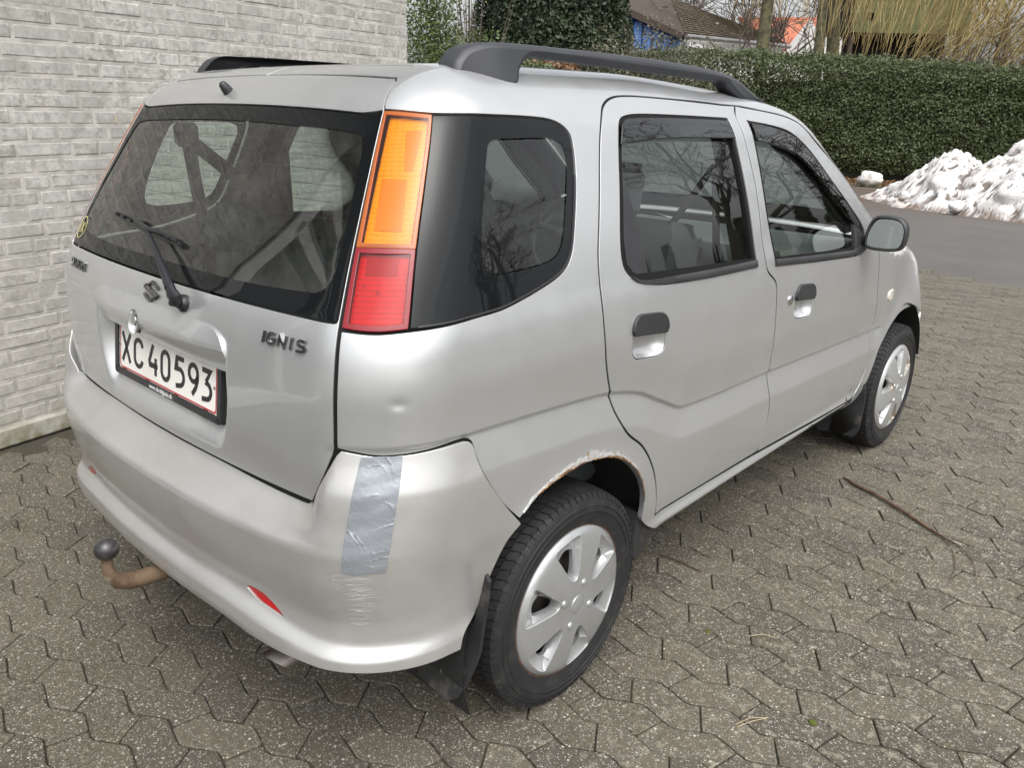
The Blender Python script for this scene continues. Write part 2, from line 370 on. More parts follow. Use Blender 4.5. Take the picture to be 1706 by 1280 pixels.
CT={
 'rglass':[[-0.6249,1.4999],[-0.01,1.4925],[0.3119,1.4951],[0.6051,1.4849],[0.6101,1.2587],[0.6143,1.1426],[0.6119,1.0764],[0.5101,1.0778],[0.2849,1.0788],[0.0968,1.0788],[-0.0041,1.0801],[-0.1249,1.0823],[-0.3682,1.0813],[-0.5812,1.0885],[-0.6156,1.23],[-0.635,1.3391],[-0.6689,1.4905]],
 'tgseamR':[[0.6336,1.5998],[0.6005,1.5821],[0.5963,1.5476],[0.6064,1.5033],[0.6127,1.486],[0.6117,1.282],[0.6141,1.0848],[0.6111,1.0704],[0.6107,0.9697],[0.6065,0.8467],[0.6047,0.8338],[0.5839,0.7824],[0.5527,0.7154]],
 'tgseamB':[[0.5527,0.7154],[0.4307,0.7217],[0.3345,0.7198],[0.1481,0.7161],[0.101,0.7159],[-0.0866,0.7252],[-0.2373,0.7299],[-0.3725,0.7297],[-0.4728,0.7465],[-0.5053,0.7554],[-0.5486,0.8075],[-0.5712,0.8586]],
 'lamp':[[0.6171,1.4845],[0.788,1.4628],[0.7458,1.2991],[0.7288,1.2039],[0.7165,1.0815],[0.7135,1.0733],[0.6662,1.0727],[0.6172,1.0752],[0.6146,1.2127],[0.6117,1.282],[0.6171,1.4845]],
 'lampdiv':[[0.6146,1.2127],[0.6718,1.211],[0.729,1.2124]],
 'qglass':[[0.788,1.4628],[1.1112,1.451],[1.1713,1.4443],[1.2035,1.4289],[1.2178,1.4052],[1.2026,1.3271],[1.1671,1.2276],[1.1422,1.168],[1.1124,1.1383],[1.0571,1.1166],[0.9267,1.0868],[0.8369,1.0817],[0.7165,1.0765]],
 'qclear':[[0.9558,1.3929],[0.9773,1.4053],[1.0108,1.4067],[1.1533,1.402],[1.1828,1.3929],[1.1861,1.3694],[1.1492,1.2698],[1.1199,1.199],[1.0977,1.1727],[1.0541,1.1593],[0.9166,1.1531],[0.8839,1.1623],[0.8753,1.1836],[0.8988,1.2809],[0.9558,1.3929]],
 'rdoor':[[2.067,1.5055],[1.6236,1.5165],[1.4824,1.5161],[1.4169,1.5025],[1.3668,1.4716],[1.318,1.3964],[1.2387,1.1714],[1.2263,1.0832],[1.2272,0.9912],[1.2392,0.9143],[1.2795,0.8117],[1.3057,0.7458],[1.3395,0.7054],[1.431,0.6394],[1.4872,0.5604],[1.5111,0.4819],[1.5171,0.4067],[2.0569,0.3988],[2.1535,0.396]],
 'bseam':[[2.0669,1.5057],[2.022,1.46],[2.0433,1.0322],[2.1076,0.9717],[2.116,0.958],[2.1438,0.7957],[2.1423,0.6817],[2.1741,0.6121],[2.1801,0.5326],[2.1706,0.459],[2.1535,0.396]],
 'fdoorF':[[3.0004,0.9376],[3.0382,0.8858],[3.1021,0.6876],[3.0994,0.6508],[3.1123,0.6318],[3.1283,0.5854],[3.1224,0.5457],[3.1167,0.4668],[3.044,0.3704],[2.9515,0.3695],[2.1553,0.3928]],
 'fdoorT':[[2.045,1.5068],[2.233,1.4696],[2.362,1.4334],[2.4306,1.4021],[2.5212,1.3345],[2.7106,1.1976],[2.8503,1.1032],[2.9209,1.0471]],
 'rwin':[[1.3679,1.327],[1.4046,1.4197],[1.4189,1.4391],[1.4362,1.4468],[1.493,1.4604],[1.6513,1.4606],[1.9611,1.4594],[1.9589,1.4057],[1.9652,1.2666],[1.9847,1.0423],[1.7097,1.0458],[1.5078,1.0569],[1.4192,1.0688],[1.3519,1.0919],[1.3253,1.1209],[1.3278,1.1853],[1.3679,1.327]],
 'fwin':[[2.0765,1.4484],[2.2166,1.4239],[2.3454,1.3899],[2.4456,1.3365],[2.5976,1.2073],[2.7577,1.0856],[2.7928,0.981],[2.3788,1.0078],[2.1053,1.0308],[2.0752,1.2031],[2.0765,1.4484]],
 'btop':[[0.6062,0.8403],[0.6617,0.8306],[0.7029,0.83],[0.8157,0.835],[0.8265,0.8245],[0.8349,0.7925],[0.8479,0.7522],[0.8946,0.672],[0.9451,0.6066],[0.9104,0.5738],[0.8659,0.4969],[0.8261,0.4143],[0.8013,0.395],[0.7878,0.3637]],
 'qarch':[[0.9524,0.6076],[1.0073,0.6454],[1.084,0.6666],[1.1682,0.6751],[1.2606,0.66],[1.3314,0.6294],[1.3875,0.5819],[1.434,0.5104],[1.4523,0.4454]],
 'crease':[[0.8178,0.8346],[0.9542,0.8322],[1.2793,0.8148],[1.3913,0.7924],[1.5066,0.7423],[1.6095,0.6938],[1.9822,0.6862],[2.1423,0.6817],[3.0815,0.6421]],
 'farch':[[2.9938,0.3193],[3.0908,0.3321],[3.138,0.3736],[3.2138,0.5399],[3.3004,0.6097],[3.4236,0.6492],[3.6189,0.6431],[3.8182,0.6031],[3.9114,0.5528]],
 'sillB':[[1.5825,0.355],[2.0757,0.3633],[2.3979,0.362],[2.7896,0.3518],[2.9938,0.3193]],
 'bshelf':[[-0.4823,0.6535],[-0.3151,0.6579],[-0.0773,0.6579],[0.132,0.6606],[0.3348,0.6593],[0.4605,0.6541],[0.4932,0.6526],[0.523,0.6529],[0.5437,0.6635],[0.5494,0.6816],[0.5572,0.7016],[0.565,0.7216]],
 'refl':[[0.4061,0.4744],[0.4542,0.4753],[0.4819,0.4582],[0.5007,0.4398],[0.463,0.4486],[0.4302,0.4547],[0.4061,0.4744]],
 'handlepanel':[[-0.3288,0.9636],[-0.3297,0.9948],[-0.2875,1.0157],[-0.1601,1.0214],[0.0634,1.0206],[0.2631,1.0186],[0.293,1.0022],[0.3254,0.9895],[0.2599,0.9292]],
 'hr':[[1.3358,0.9568],[1.3401,0.9907],[1.3659,0.9986],[1.473,0.9859],[1.4872,0.9706],[1.4913,0.9249]],
 'hf':[[2.2603,0.8904],[2.2643,0.9299],[2.3104,0.9333],[2.3867,0.9223],[2.4099,0.9016],[2.4209,0.8437],[2.3605,0.8256],[2.2734,0.8475],[2.2603,0.8904]],
}
# ------------------------------------------------------------------ setting: ground, paving, road, wall
from mathutils import noise as MN
def posmat(name,build):
    m=bpy.data.materials.new(name); m.use_nodes=True; t=m.node_tree; t.nodes.clear(); build(m,t,t.links.new); MT[name]=m; return m
def nz_node(t,L,src,scale,detail=4,rough=.55):
    n=nd(t,'ShaderNodeTexNoise'); n.inputs['Scale'].default_value=scale; n.inputs['Detail'].default_value=detail; n.inputs['Roughness'].default_value=rough; L(src,n.inputs['Vector']); return n.outputs[0]
def rng(t,L,src,a,b,c=0,d=1):
    r=nd(t,'ShaderNodeMapRange'); r.inputs['From Min'].default_value=a; r.inputs['From Max'].default_value=b; r.inputs['To Min'].default_value=c; r.inputs['To Max'].default_value=d; L(src,r.inputs['Value']); return r.outputs[0]
def mixc(t,L,fac,a,b):
    m=nd(t,'ShaderNodeMix',data_type='RGBA'); L(fac,m.inputs['Factor'])
    for s,k in ((a,'A'),(b,'B')):
        if isinstance(s,tuple): m.inputs[k].default_value=(*s,1)
        else: L(s,m.inputs[k])
    return m.outputs['Result']
def mth(t,L,op,a,b=None,clamp=False):
    m=nd(t,'ShaderNodeMath',operation=op); m.use_clamp=clamp
    for i,s in enumerate((a,b)):
        if s is None: continue
        if isinstance(s,(int,float)): m.inputs[i].default_value=s
        else: L(s,m.inputs[i])
    return m.outputs[0]
def speckle(t,L,pos,scale,thr,prob):
    """scattered stones: returns 0..1 mask and random value"""
    v=nd(t,'ShaderNodeTexVoronoi'); v.inputs['Scale'].default_value=scale; L(pos,v.inputs['Vector'])
    d=rng(t,L,v.outputs['Distance'],thr,thr*.72); sx=nd(t,'ShaderNodeSeparateColor'); L(v.outputs['Color'],sx.inputs[0])
    on=mth(t,L,'GREATER_THAN',sx.outputs[0],1-prob); return mth(t,L,'MULTIPLY',d,on,True),sx.outputs[1]
def paver_mat(m,t,L):
    out=nd(t,'ShaderNodeOutputMaterial'); p=nd(t,'ShaderNodeBsdfPrincipled'); g=nd(t,'ShaderNodeNewGeometry'); pos=g.outputs['Position']
    oi=nd(t,'ShaderNodeObjectInfo'); at=nd(t,'ShaderNodeAttribute',attribute_name='tint')
    tint=mth(t,L,'FRACT',mth(t,L,'ADD',oi.outputs['Random'],at.outputs['Fac']))
    base=mixc(t,L,rng(t,L,nz_node(t,L,pos,95,5,.7),.36,.66),(.033,.030,.019),(.130,.115,.078))
    base=mixc(t,L,rng(t,L,nz_node(t,L,pos,1.3,3),.35,.7,0,.5),base,(.118,.104,.076))
    # warm / cool and light / dark stones
    base=mixc(t,L,rng(t,L,tint,0,.5,.50,0),base,(.042,.037,.031)); base=mixc(t,L,rng(t,L,tint,.5,1,0,.38),base,(.125,.108,.080))
    # lichen patches on the open side, fewer by the car
    sx=nd(t,'ShaderNodeSeparateXYZ'); L(pos,sx.inputs[0])
    lich=mth(t,L,'MULTIPLY',rng(t,L,nz_node(t,L,pos,30,6,.62),.55,.64),rng(t,L,sx.outputs[0],.35,1.3,.05,.75),True)
    base=mixc(t,L,lich,base,(.24,.225,.165))
    dk=rng(t,L,nz_node(t,L,pos,42,5,.6),.60,.72,0,.55); base=mixc(t,L,dk,base,(.045,.043,.040))
    cl=rng(t,L,nz_node(t,L,pos,10,5,.65),.36,.62,.25,1); s1,r1=speckle(t,L,pos,85,.36,.26); s1=mth(t,L,'MULTIPLY',s1,cl); base=mixc(t,L,s1,base,mixc(t,L,r1,(.52,.49,.42),(.17,.12,.085)))
    s2,r2=speckle(t,L,pos,150,.38,.40); base=mixc(t,L,s2,base,mixc(t,L,r2,(.40,.38,.33),(.05,.045,.04)))
    s3,r3=speckle(t,L,pos,260,.40,.36); base=mixc(t,L,s3,base,mixc(t,L,r3,(.46,.44,.41),(.035,.03,.028)))
    moss=rng(t,L,nz_node(t,L,pos,4.5,4),.60,.72,0,.45); base=mixc(t,L,mth(t,L,'MULTIPLY',moss,rng(t,L,nz_node(t,L,pos,60,4),.45,.6)),base,(.085,.095,.03))
    L(base,p.inputs['Base Color']); p.inputs['Roughness'].default_value=.82
    h=mth(t,L,'ADD',mth(t,L,'MULTIPLY',nz_node(t,L,pos,190,4,.7),.6),mth(t,L,'MULTIPLY',mth(t,L,'ADD',s1,s2),.5))
    h=mth(t,L,'ADD',h,mth(t,L,'MULTIPLY',nz_node(t,L,pos,35,3),.8))
    b=nd(t,'ShaderNodeBump'); b.inputs['Strength'].default_value=.75; b.inputs['Distance'].default_value=.0035; L(h,b.inputs['Height']); L(b.outputs[0],p.inputs['Normal'])
    L(p.outputs[0],out.inputs[0])
posmat('paver',paver_mat)
def joint_mat(m,t,L):
    out=nd(t,'ShaderNodeOutputMaterial'); p=nd(t,'ShaderNodeBsdfPrincipled'); g=nd(t,'ShaderNodeNewGeometry'); pos=g.outputs['Position']
    c=mixc(t,L,rng(t,L,nz_node(t,L,pos,150,4,.7),.4,.6),(.028,.024,.018),(.07,.06,.045))
    sx=nd(t,'ShaderNodeSeparateXYZ'); L(pos,sx.inputs[0])
    mo=mth(t,L,'MULTIPLY',rng(t,L,nz_node(t,L,pos,5,4),.45,.58),rng(t,L,sx.outputs[0],.2,1.0,.25,1))
    c=mixc(t,L,mth(t,L,'MULTIPLY',mo,.7),c,(.055,.060,.018)); L(c,p.inputs['Base Color']); p.inputs['Roughness'].default_value=.95
    b=nd(t,'ShaderNodeBump'); b.inputs['Strength'].default_value=.8; b.inputs['Distance'].default_value=.004; L(nz_node(t,L,pos,180,4,.7),b.inputs['Height']); L(b.outputs[0],p.inputs['Normal']); L(p.outputs[0],out.inputs[0])
posmat('joint',joint_mat)
def asphalt_mat(m,t,L):
    out=nd(t,'ShaderNodeOutputMaterial'); p=nd(t,'ShaderNodeBsdfPrincipled'); g=nd(t,'ShaderNodeNewGeometry'); pos=g.outputs['Position']
    c=mixc(t,L,rng(t,L,nz_node(t,L,pos,1.1,5,.6),.35,.65),(.050,.047,.044),(.076,.071,.066))
    mp=nd(t,'ShaderNodeMapping'); mp.inputs['Scale'].default_value=(.25,1.6,1); mp.inputs['Rotation'].default_value=(0,0,R(-17)); L(pos,mp.inputs[0])
    c=mixc(t,L,rng(t,L,nz_node(t,L,mp.outputs[0],1.6,6,.65),.53,.63,0,.55),c,(.062,.055,.048))
    c=mixc(t,L,rng(t,L,nz_node(t,L,pos,110,4,.7),.35,.7,0,.6),c,(.17,.162,.148))
    sx=nd(t,'ShaderNodeSeparateXYZ'); L(pos,sx.inputs[0])
    # brown litter near the foot of the snow
    li=mth(t,L,'MULTIPLY',rng(t,L,sx.outputs[1],12.0,14.5,0,1),rng(t,L,nz_node(t,L,pos,2.2,5),.35,.6)); c=mixc(t,L,li,c,(.085,.055,.035))
    L(c,p.inputs['Base Color']); p.inputs['Roughness'].default_value=.8
    b=nd(t,'ShaderNodeBump'); b.inputs['Strength'].default_value=.6; b.inputs['Distance'].default_value=.004; L(nz_node(t,L,pos,120,4,.7),b.inputs['Height']); L(b.outputs[0],p.inputs['Normal']); L(p.outputs[0],out.inputs[0])
posmat('asphalt',asphalt_mat)
def soil_mat(m,t,L):
    out=nd(t,'ShaderNodeOutputMaterial'); p=nd(t,'ShaderNodeBsdfPrincipled'); g=nd(t,'ShaderNodeNewGeometry'); pos=g.outputs['Position']
    c=mixc(t,L,rng(t,L,nz_node(t,L,pos,9,6,.7),.35,.65),(.07,.045,.030),(.16,.115,.075))
    c=mixc(t,L,rng(t,L,nz_node(t,L,pos,.5,4),.5,.6),c,(.05,.065,.02)); L(c,p.inputs['Base Color']); p.inputs['Roughness'].default_value=.95; L(p.outputs[0],out.inputs[0])
posmat('soil',soil_mat)
def sheet(name,pts,z,m,kind='structure'):
    v,t,l=fill(np.array(pts,float),(),None); o=meshobj(name,[(p[0],p[1],z) for p in v],[tuple(f) for f in t],m,None,False); o['kind']=kind; return o
sheet('ground',[(-160,-120),(160,-120),(160,200),(-160,200)],-.030,'soil')
PTH=R(9.5); PP=.1925; PH=.1038
pu=np.array([math.cos(PTH),math.sin(PTH)]); pv=np.array([-math.sin(PTH),math.cos(PTH)])
def edge_y(x): return 7.34-.295*(x+.47)
paving=sheet('pavement',[(-2.35,-14),(30,-14),(30,-1.6),(30,edge_y(30)),(8,edge_y(8)),(-3.6,edge_y(-3.6)),(-3.6,2.7),(-2.6,2.5)],-.0085,'joint')
sheet('asphalt_road',[(-22,edge_y(-3.6)+6),(-3.6,edge_y(-3.6)),(8,edge_y(8)),(30,edge_y(30)),(45,edge_y(30)),(45,13.6),(8,15.2),(-2,17.0),(-9,18.2),(-22,18.6)],-.0125,'asphalt')
# one row type joins across rising pieces of the wavy line, the next across falling pieces
HP=PP/2; ZA=HP*math.tan(R(22.5))
O0=np.array([-.0725,-.9310])-pu*0   # a peak of a measured wavy line, then corrected below
# measured: peak at (-.053,-.896) belongs to a type-1 row's lower line
O0=np.array([-.053,-.896])
def zig(u):
    f=(u/PP)%1.0   # peak at u=0
    return ZA*(abs(2*f-1)-1)
def paver_poly(typ):
    def line(u0,u1,dv):
        ks=[u0]+[k*HP for k in range(-6,7) if u0+1e-6<k*HP<u1-1e-6]+[u1]
        return [(u,zig(u)+dv) for u in ks]
    s=math.sin(R(22.5))*math.cos(R(22.5))*PH
    if typ==0: a=-HP+.69*HP; d=-s      # on the rising piece before a peak
    else: a=.31*HP; d=s                # on the falling piece after a peak
    lo=line(a,a+PP,0); up=line(a+d,a+d+PP,PH)
    return np.array(lo+up[::-1])
PPOLY=[paver_poly(0),paver_poly(1)]
def paver_geo(typ,var,sub=False):
    P=ccw(PPOLY[typ]); rr=np.random.RandomState(10*typ+var); c=P.mean(0)
    # cut corners slightly round and worn
    Q=[]
    n=len(P)
    for i in range(n):
        a,b,d=P[i-1],P[i],P[(i+1)%n]
        e1=(a-b);e2=(d-b);l1=np.hypot(*e1);l2=np.hypot(*e2)
        ang=math.degrees(math.acos(np.clip(np.dot(e1,e2)/(l1*l2),-1,1)))
        k=.006 if ang<120 else .008
        Q+= [b+e1/l1*min(k,l1*.3),b+e2/l2*min(k,l2*.3)]
    P=np.array(Q); P1=inset(P,.0017+.0008*rr.rand(len(P))[:,None]); P2=inset(P,.0040+.0014*rr.rand(len(P))[:,None])
    k=len(P); z2=(rr.rand(k)-.5)*.0008
    V=[(p[0],p[1],-.014) for p in P1]+[(p[0],p[1],-.0022) for p in P1]+[(p[0],p[1],z) for p,z in zip(P2,z2)]
    Fc=[(i,(i+1)%k,k+(i+1)%k,k+i) for i in range(k)]+[(k+i,k+(i+1)%k,2*k+(i+1)%k,2*k+i) for i in range(k)]+[tuple(2*k+i for i in range(k))]
    return np.array(V),Fc
PG={(t,v):paver_geo(t,v) for t in (0,1) for v in range(3)}
PM={}
for k_,(V,Fc) in PG.items():
    me=bpy.data.meshes.new('paver'); me.from_pydata([tuple(v) for v in V],[],Fc); me.materials.append(MT['paver']); me.update(); PM[k_]=me
_wn=np.array([-.98446,-.17560]); _wc=2.06269
cells=[]
for r in range(-14,84):
    t=r%2
    for c in range(-40,70):
        o=O0+pu*(c*PP)+pv*(r*PH); ctr=o+pv*PH/2
        if ctr@_wn>_wc-.03 and ctr[1]<2.6: continue
        if ctr[1]>edge_y(ctr[0])-.02: continue
        if ctr[1]<-1.55 or ctr[0]>5.2 or ctr[0]<-3.5: continue
        cells.append((r,c,t,o,ctr))
_fv=np.array([math.sin(_yaw)*math.cos(_pit),math.cos(_yaw)*math.cos(_pit),math.sin(_pit)])
_rv=np.array(_r2);_uv=np.array(_u2)
def size_in_view(p):
    d=np.array([p[0],p[1],0])-CAM; z=d@_fv
    if z<.3: return 0
    x=(d@_rv)/z*1324/853; y=(d@_uv)/z*1324/640
    if abs(x)>1.03 or abs(y)>1.06: return 0
    if -.85<p[0]<.85 and -.5<p[1]<3.1: return 0
    return 1/z**2
cells.sort(key=lambda q:-size_in_view(q[4]))
prs=np.random.RandomState(5); _V=[];_F=[];_T=[];nb=0
for i,(r,c,t,o,ctr) in enumerate(cells):
    v=prs.randint(3); dz=prs.randn()*.0011; tx,ty=prs.randn(2)*.006; a=PTH+prs.randn()*.004; flip=0
    if i<298:
        ob=bpy.data.objects.new('paver',PM[(t,v)]); col.objects.link(ob); ob.parent=paving; ob.location=(o[0],o[1],dz); ob.rotation_euler=(tx,ty,a)
    else:
        V,Fc=PG[(t,v)]; ca,sa=math.cos(a),math.sin(a)
        W=np.stack([o[0]+V[:,0]*ca-V[:,1]*sa,o[1]+V[:,0]*sa+V[:,1]*ca,V[:,2]+dz+tx*V[:,1]-ty*V[:,0]],-1)
        _V.append(W);_F+= [tuple(q+nb for q in f) for f in Fc]; _T+= [prs.rand()]*len(V); nb+=len(V)
me=bpy.data.meshes.new('paver_field'); me.from_pydata([tuple(v) for v in np.concatenate(_V)],[],_F); me.update()
at_=me.attributes.new('tint','FLOAT','POINT'); at_.data.foreach_set('value',np.array(_T,np.float32))
o=link('paver_field',me,'paver',paving,False); o['kind']='stuff'

# ---- wall of the building beside the car
def wall_mat(m,t,L):
    out=nd(t,'ShaderNodeOutputMaterial'); p=nd(t,'ShaderNodeBsdfPrincipled'); g=nd(t,'ShaderNodeNewGeometry'); pos=g.outputs['Position']; oi=nd(t,'ShaderNodeObjectInfo')
    sx=nd(t,'ShaderNodeSeparateXYZ'); L(pos,sx.inputs[0])
    c=mixc(t,L,rng(t,L,nz_node(t,L,pos,15,7,.68),.36,.64),(.20,.19,.165),(.50,.485,.445))
    c=mixc(t,L,rng(t,L,nz_node(t,L,pos,46,6,.75),.46,.64,0,.75),c,(.60,.59,.56))
    c=mixc(t,L,rng(t,L,nz_node(t,L,pos,3.0,5,.6),.40,.62,0,.72),c,(.28,.27,.245))
    c=mixc(t,L,rng(t,L,oi.outputs['Random'],0,1,0,.22),c,(.50,.49,.465))
    lt=rng(t,L,sx.outputs[2],1.1,.35,0,.5); c=mixc(t,L,mth(t,L,'MULTIPLY',lt,rng(t,L,nz_node(t,L,pos,5,5),.3,.6)),c,(.47,.455,.41))
    fl,rf=speckle(t,L,pos,7.5,.10,.12); c=mixc(t,L,mth(t,L,'MULTIPLY',fl,.7),c,(.55,.45,.22))
    w1,rw1=speckle(t,L,pos,30,.09,.12); c=mixc(t,L,w1,c,(.75,.75,.73))
    al=rng(t,L,sx.outputs[2],.17,.0,0,1); c=mixc(t,L,mth(t,L,'MULTIPLY',al,rng(t,L,nz_node(t,L,pos,14,5),.30,.55)),c,(.17,.165,.09))
    L(c,p.inputs['Base Color']); p.inputs['Roughness'].default_value=.85
    b=nd(t,'ShaderNodeBump'); b.inputs['Strength'].default_value=.4; b.inputs['Distance'].default_value=.003
    h=mth(t,L,'ADD',nz_node(t,L,pos,28,6,.7),mth(t,L,'MULTIPLY',nz_node(t,L,pos,160,3),.35)); L(h,b.inputs['Height']); L(b.outputs[0],p.inputs['Normal']); L(p.outputs[0],out.inputs[0])
posmat('washed_brick',wall_mat)
mat('wash_mortar',(.33,.32,.285),.9,var=((.47,.455,.42),11,.42,.6),bump=(60,.5,.004))
WZ=math.atan2(.98446,-.17560); W0=(-_wn*0)+np.array([-.98446,-.17560])*_wc
bw=thing('brick_wall','pale grey-washed brick wall of a building standing along the far side of the car','wall',(W0[0],W0[1],0),WZ)
# local x runs along the wall away from the camera, local y into the building
S0,S1,TOP=-1.42,2.722,3.72
MB().box(((S0+S1)/2,.1322,TOP/2+.04),(S1-S0-.012,.25,TOP-.08)).build('mortar_core','wash_mortar',bw,smooth=False)
MB().box(((S0+S1)/2,.12,.042),(S1-S0+.03,.27,.086),bev=.008).build('plinth','washed_brick',bw,smooth=False)
def brick_mesh(l,v):
    rr=np.random.RandomState(int(l*1000)+v); x,z,b=l/2,.0275,.0055; V=[];j=lambda s=.0016:(rr.rand()-.5)*s
    for y,d in ((.03,0),(.0005,0),(-.0028,b)):
        for sx_,sz_ in ((-1,-1),(0,-1),(1,-1),(1,1),(0,1),(-1,1)): V.append((sx_*(x-d)+j(),y+(j(.0018) if d else 0),sz_*(z-d)+j(.0022)))
    Fc=[]
    for r in range(2):
        for i in range(6): Fc.append((r*6+i,r*6+(i+1)%6,(r+1)*6+(i+1)%6,(r+1)*6+i))
    Fc+=[(12,13,16,17),(13,14,15,16)]
    me=bpy.data.meshes.new('brick'); me.from_pydata(V,[],Fc); me.materials.append(MT['washed_brick']); me.update(); return me,V,Fc
BM={(k,v):brick_mesh(l,v) for k,l in (('s',.229),('h',.109),('q',.050)) for v in range(4)}
brs=np.random.RandomState(3); bl=[]
course=0; z=.086+.010+.0275
while z<TOP-.03:
    x=S1-.006; seq=['s','s','h'] if course%2 else ['h','s','s']
    # header share higher, as on the wall
    seq=(['h','h','s','h','s'] if course%3==0 else ['s','h','h','s','h'] if course%3==1 else ['h','s','h','h','s']); off=(course*2)%5; i=0
    if course%2: seq2=['q']; 
    else: seq2=[]
    while x>S0+.02:
        k=seq2[i] if i<len(seq2) else seq[(i+off)%5]; l={'s':.229,'h':.109,'q':.050}[k]
        if x-l<S0: break
        bl.append((k,x-l/2,z)); x-=l+.011; i+=1
    z+=.0667; course+=1
bl.sort(key=lambda q:(0 if (q[1]>-.25 and q[2]<2.25 and not(q[1]<.1 and q[2]>2.0)) else 1, (q[1]+.9)**2+(q[2]-1.3)**2 if 0 else q[1]))
_V=[];_F=[]
# those hidden behind the car are joined
def seen(q):
    P=W0+np.array([-.17560,.98446])*q[1]; d=np.array([P[0],P[1],q[2]])-CAM; zz=d@_fv
    px=853+1324*(d@_rv)/zz; py=640-1324*(d@_uv)/zz
    if px<-20 or px>700 or py<-20 or py>760: return False
    if px>235 and py>125 and not py<165-(px-235)*.6: return False
    if px>110 and py>420: return False
    if py>168 and px>112+ (405-py)*.50+14: return False
    return True
vis=[q for q in bl if seen(q)]; rest=[q for q in bl if not seen(q)]
vis.sort(key=lambda q:q[1]); rest+=vis[299:]; vis=vis[:299]
for q in vis:
    me,V,Fc=BM[(q[0],brs.randint(4))]; ob=bpy.data.objects.new('brick',me); col.objects.link(ob); ob.parent=bw; ob.location=(q[1]+brs.randn()*.001,.0080+brs.randn()*.0006,q[2]+brs.randn()*.0012); ob.rotation_euler=(0,brs.randn()*.004,brs.randn()*.002)
nb=0
for q in rest:
    me,V,Fc=BM[(q[0],brs.randint(4))]; _V+= [(v[0]+q[1],v[1]+.008,v[2]+q[2]) for v in V]; _F+=[tuple(i+nb for i in f) for f in Fc]; nb+=len(V)
me=bpy.data.meshes.new('brickwork'); me.from_pydata(_V,[],_F); me.update(); o=link('brickwork',me,'washed_brick',bw,False); o['kind']='stuff'
# glazed porch with white frames behind the camera, seen only as a reflection in the rear window
mat('white_paint',(.70,.70,.68),.45); mat('dark_glass',(.010,.012,.013),.05,coat=1); mat('eave_dark',(.045,.045,.047),.7); mat('roof_felt',(.05,.05,.052),.9)
pw=thing('glazed_porch','white framed dark glazed porch joining the near end of the pale brick wall','porch',(W0[0],W0[1],0),WZ)
MB().box((-3.0,.16,1.5),(3.14,.06,3.0)).build('pane','dark_glass',pw,smooth=False)
for x in (-1.50,-2.45,-3.45,-4.5):
    MB().box((x,.05,1.5),(.13,.16,3.0),bev=.01).build('post','white_paint',pw,smooth=False)
for z_ in (.08,2.66,3.02): MB().box((-3.0,.04,z_),(3.02,.14,.12),bev=.01).build('rail','white_paint',pw,smooth=False)
rf=thing('roof_overhang','dark felt eaves roof with pale fascia over the brick wall and porch','roof',(W0[0],W0[1],0),WZ)
MB().box((-.9,.9,3.86),(7.6,2.6,.16)).build('roof_deck','roof_felt',rf,smooth=False)
MB().box((-.9,-.43,3.84),(7.62,.035,.22)).build('fascia','white_paint',rf,smooth=False)
# ------------------------------------------------------------------ background
def leaf_cloud(name,P,N,size,m,parent=None,seed=1,jit=.8,kind=None,aspect=1.8):
    """many small folded leaves at points P facing roughly N"""
    rr=np.random.RandomState(seed); n=len(P); D=nrm(N+rr.randn(n,3)*jit); U=nrm(np.cross(D,rr.randn(n,3))); Wv=np.cross(D,U)
    s=(size*(.6+.8*rr.rand(n)))[:,None]
    V=np.stack([P-U*s*aspect/2,P+Wv*s*.5+D*s*.12,P+U*s*aspect/2,P-Wv*s*.5+D*s*.12],1).reshape(-1,3)
    me=bpy.data.meshes.new(name); me.vertices.add(4*n); me.vertices.foreach_set('co',V.astype(np.float32).ravel())
    me.loops.add(6*n); me.polygons.add(2*n)
    idx=(np.arange(n)[:,None]*4+np.array([0,1,2,0,2,3])).ravel(); me.loops.foreach_set('vertex_index',idx.astype(np.int32))
    me.polygons.foreach_set('loop_start',(np.arange(2*n)*3).astype(np.int32)); me.polygons.foreach_set('loop_total',np.full(2*n,3,np.int32)); me.update(calc_edges=True)
    a=me.attributes.new('tint','FLOAT','POINT'); a.data.foreach_set('value',np.repeat(rr.rand(n),4).astype(np.float32))
    o=link(name,me,m,parent,False)
    if kind:o['kind']=kind
    return o
def leafmat(name,c1,c2,c3,rough=.5):
    def b(m,t,L):
        out=nd(t,'ShaderNodeOutputMaterial'); p=nd(t,'ShaderNodeBsdfPrincipled'); at=nd(t,'ShaderNodeAttribute',attribute_name='tint'); g=nd(t,'ShaderNodeNewGeometry')
        c=mixc(t,L,at.outputs['Fac'],c1,c2); c=mixc(t,L,rng(t,L,nz_node(t,L,g.outputs['Position'],1.4,4),.42,.66,0,.7),c,c3)
        L(c,p.inputs['Base Color']); p.inputs['Roughness'].default_value=rough; p.inputs['Specular IOR Level'].default_value=.4
        tr=nd(t,'ShaderNodeBsdfTranslucent'); L(c,tr.inputs[0]); mx=nd(t,'ShaderNodeMixShader'); mx.inputs[0].default_value=.2; L(p.outputs[0],mx.inputs[1]); L(tr.outputs[0],mx.inputs[2]); L(mx.outputs[0],out.inputs[0])
    posmat(name,b)
leafmat('hedge_leaf',(.055,.078,.032),(.125,.148,.068),(.080,.100,.040)); leafmat('yew_leaf',(.022,.036,.016),(.048,.070,.030),(.028,.042,.018)); leafmat('shrub_leaf',(.05,.085,.022),(.15,.18,.07),(.09,.11,.04)); leafmat('bramble_leaf',(.09,.10,.06),(.17,.165,.11),(.11,.10,.07)); leafmat('beech_leaf',(.17,.085,.04),(.26,.15,.08),(.15,.09,.05)); leafmat('conifer_leaf',(.018,.035,.016),(.04,.06,.028),(.02,.03,.015))
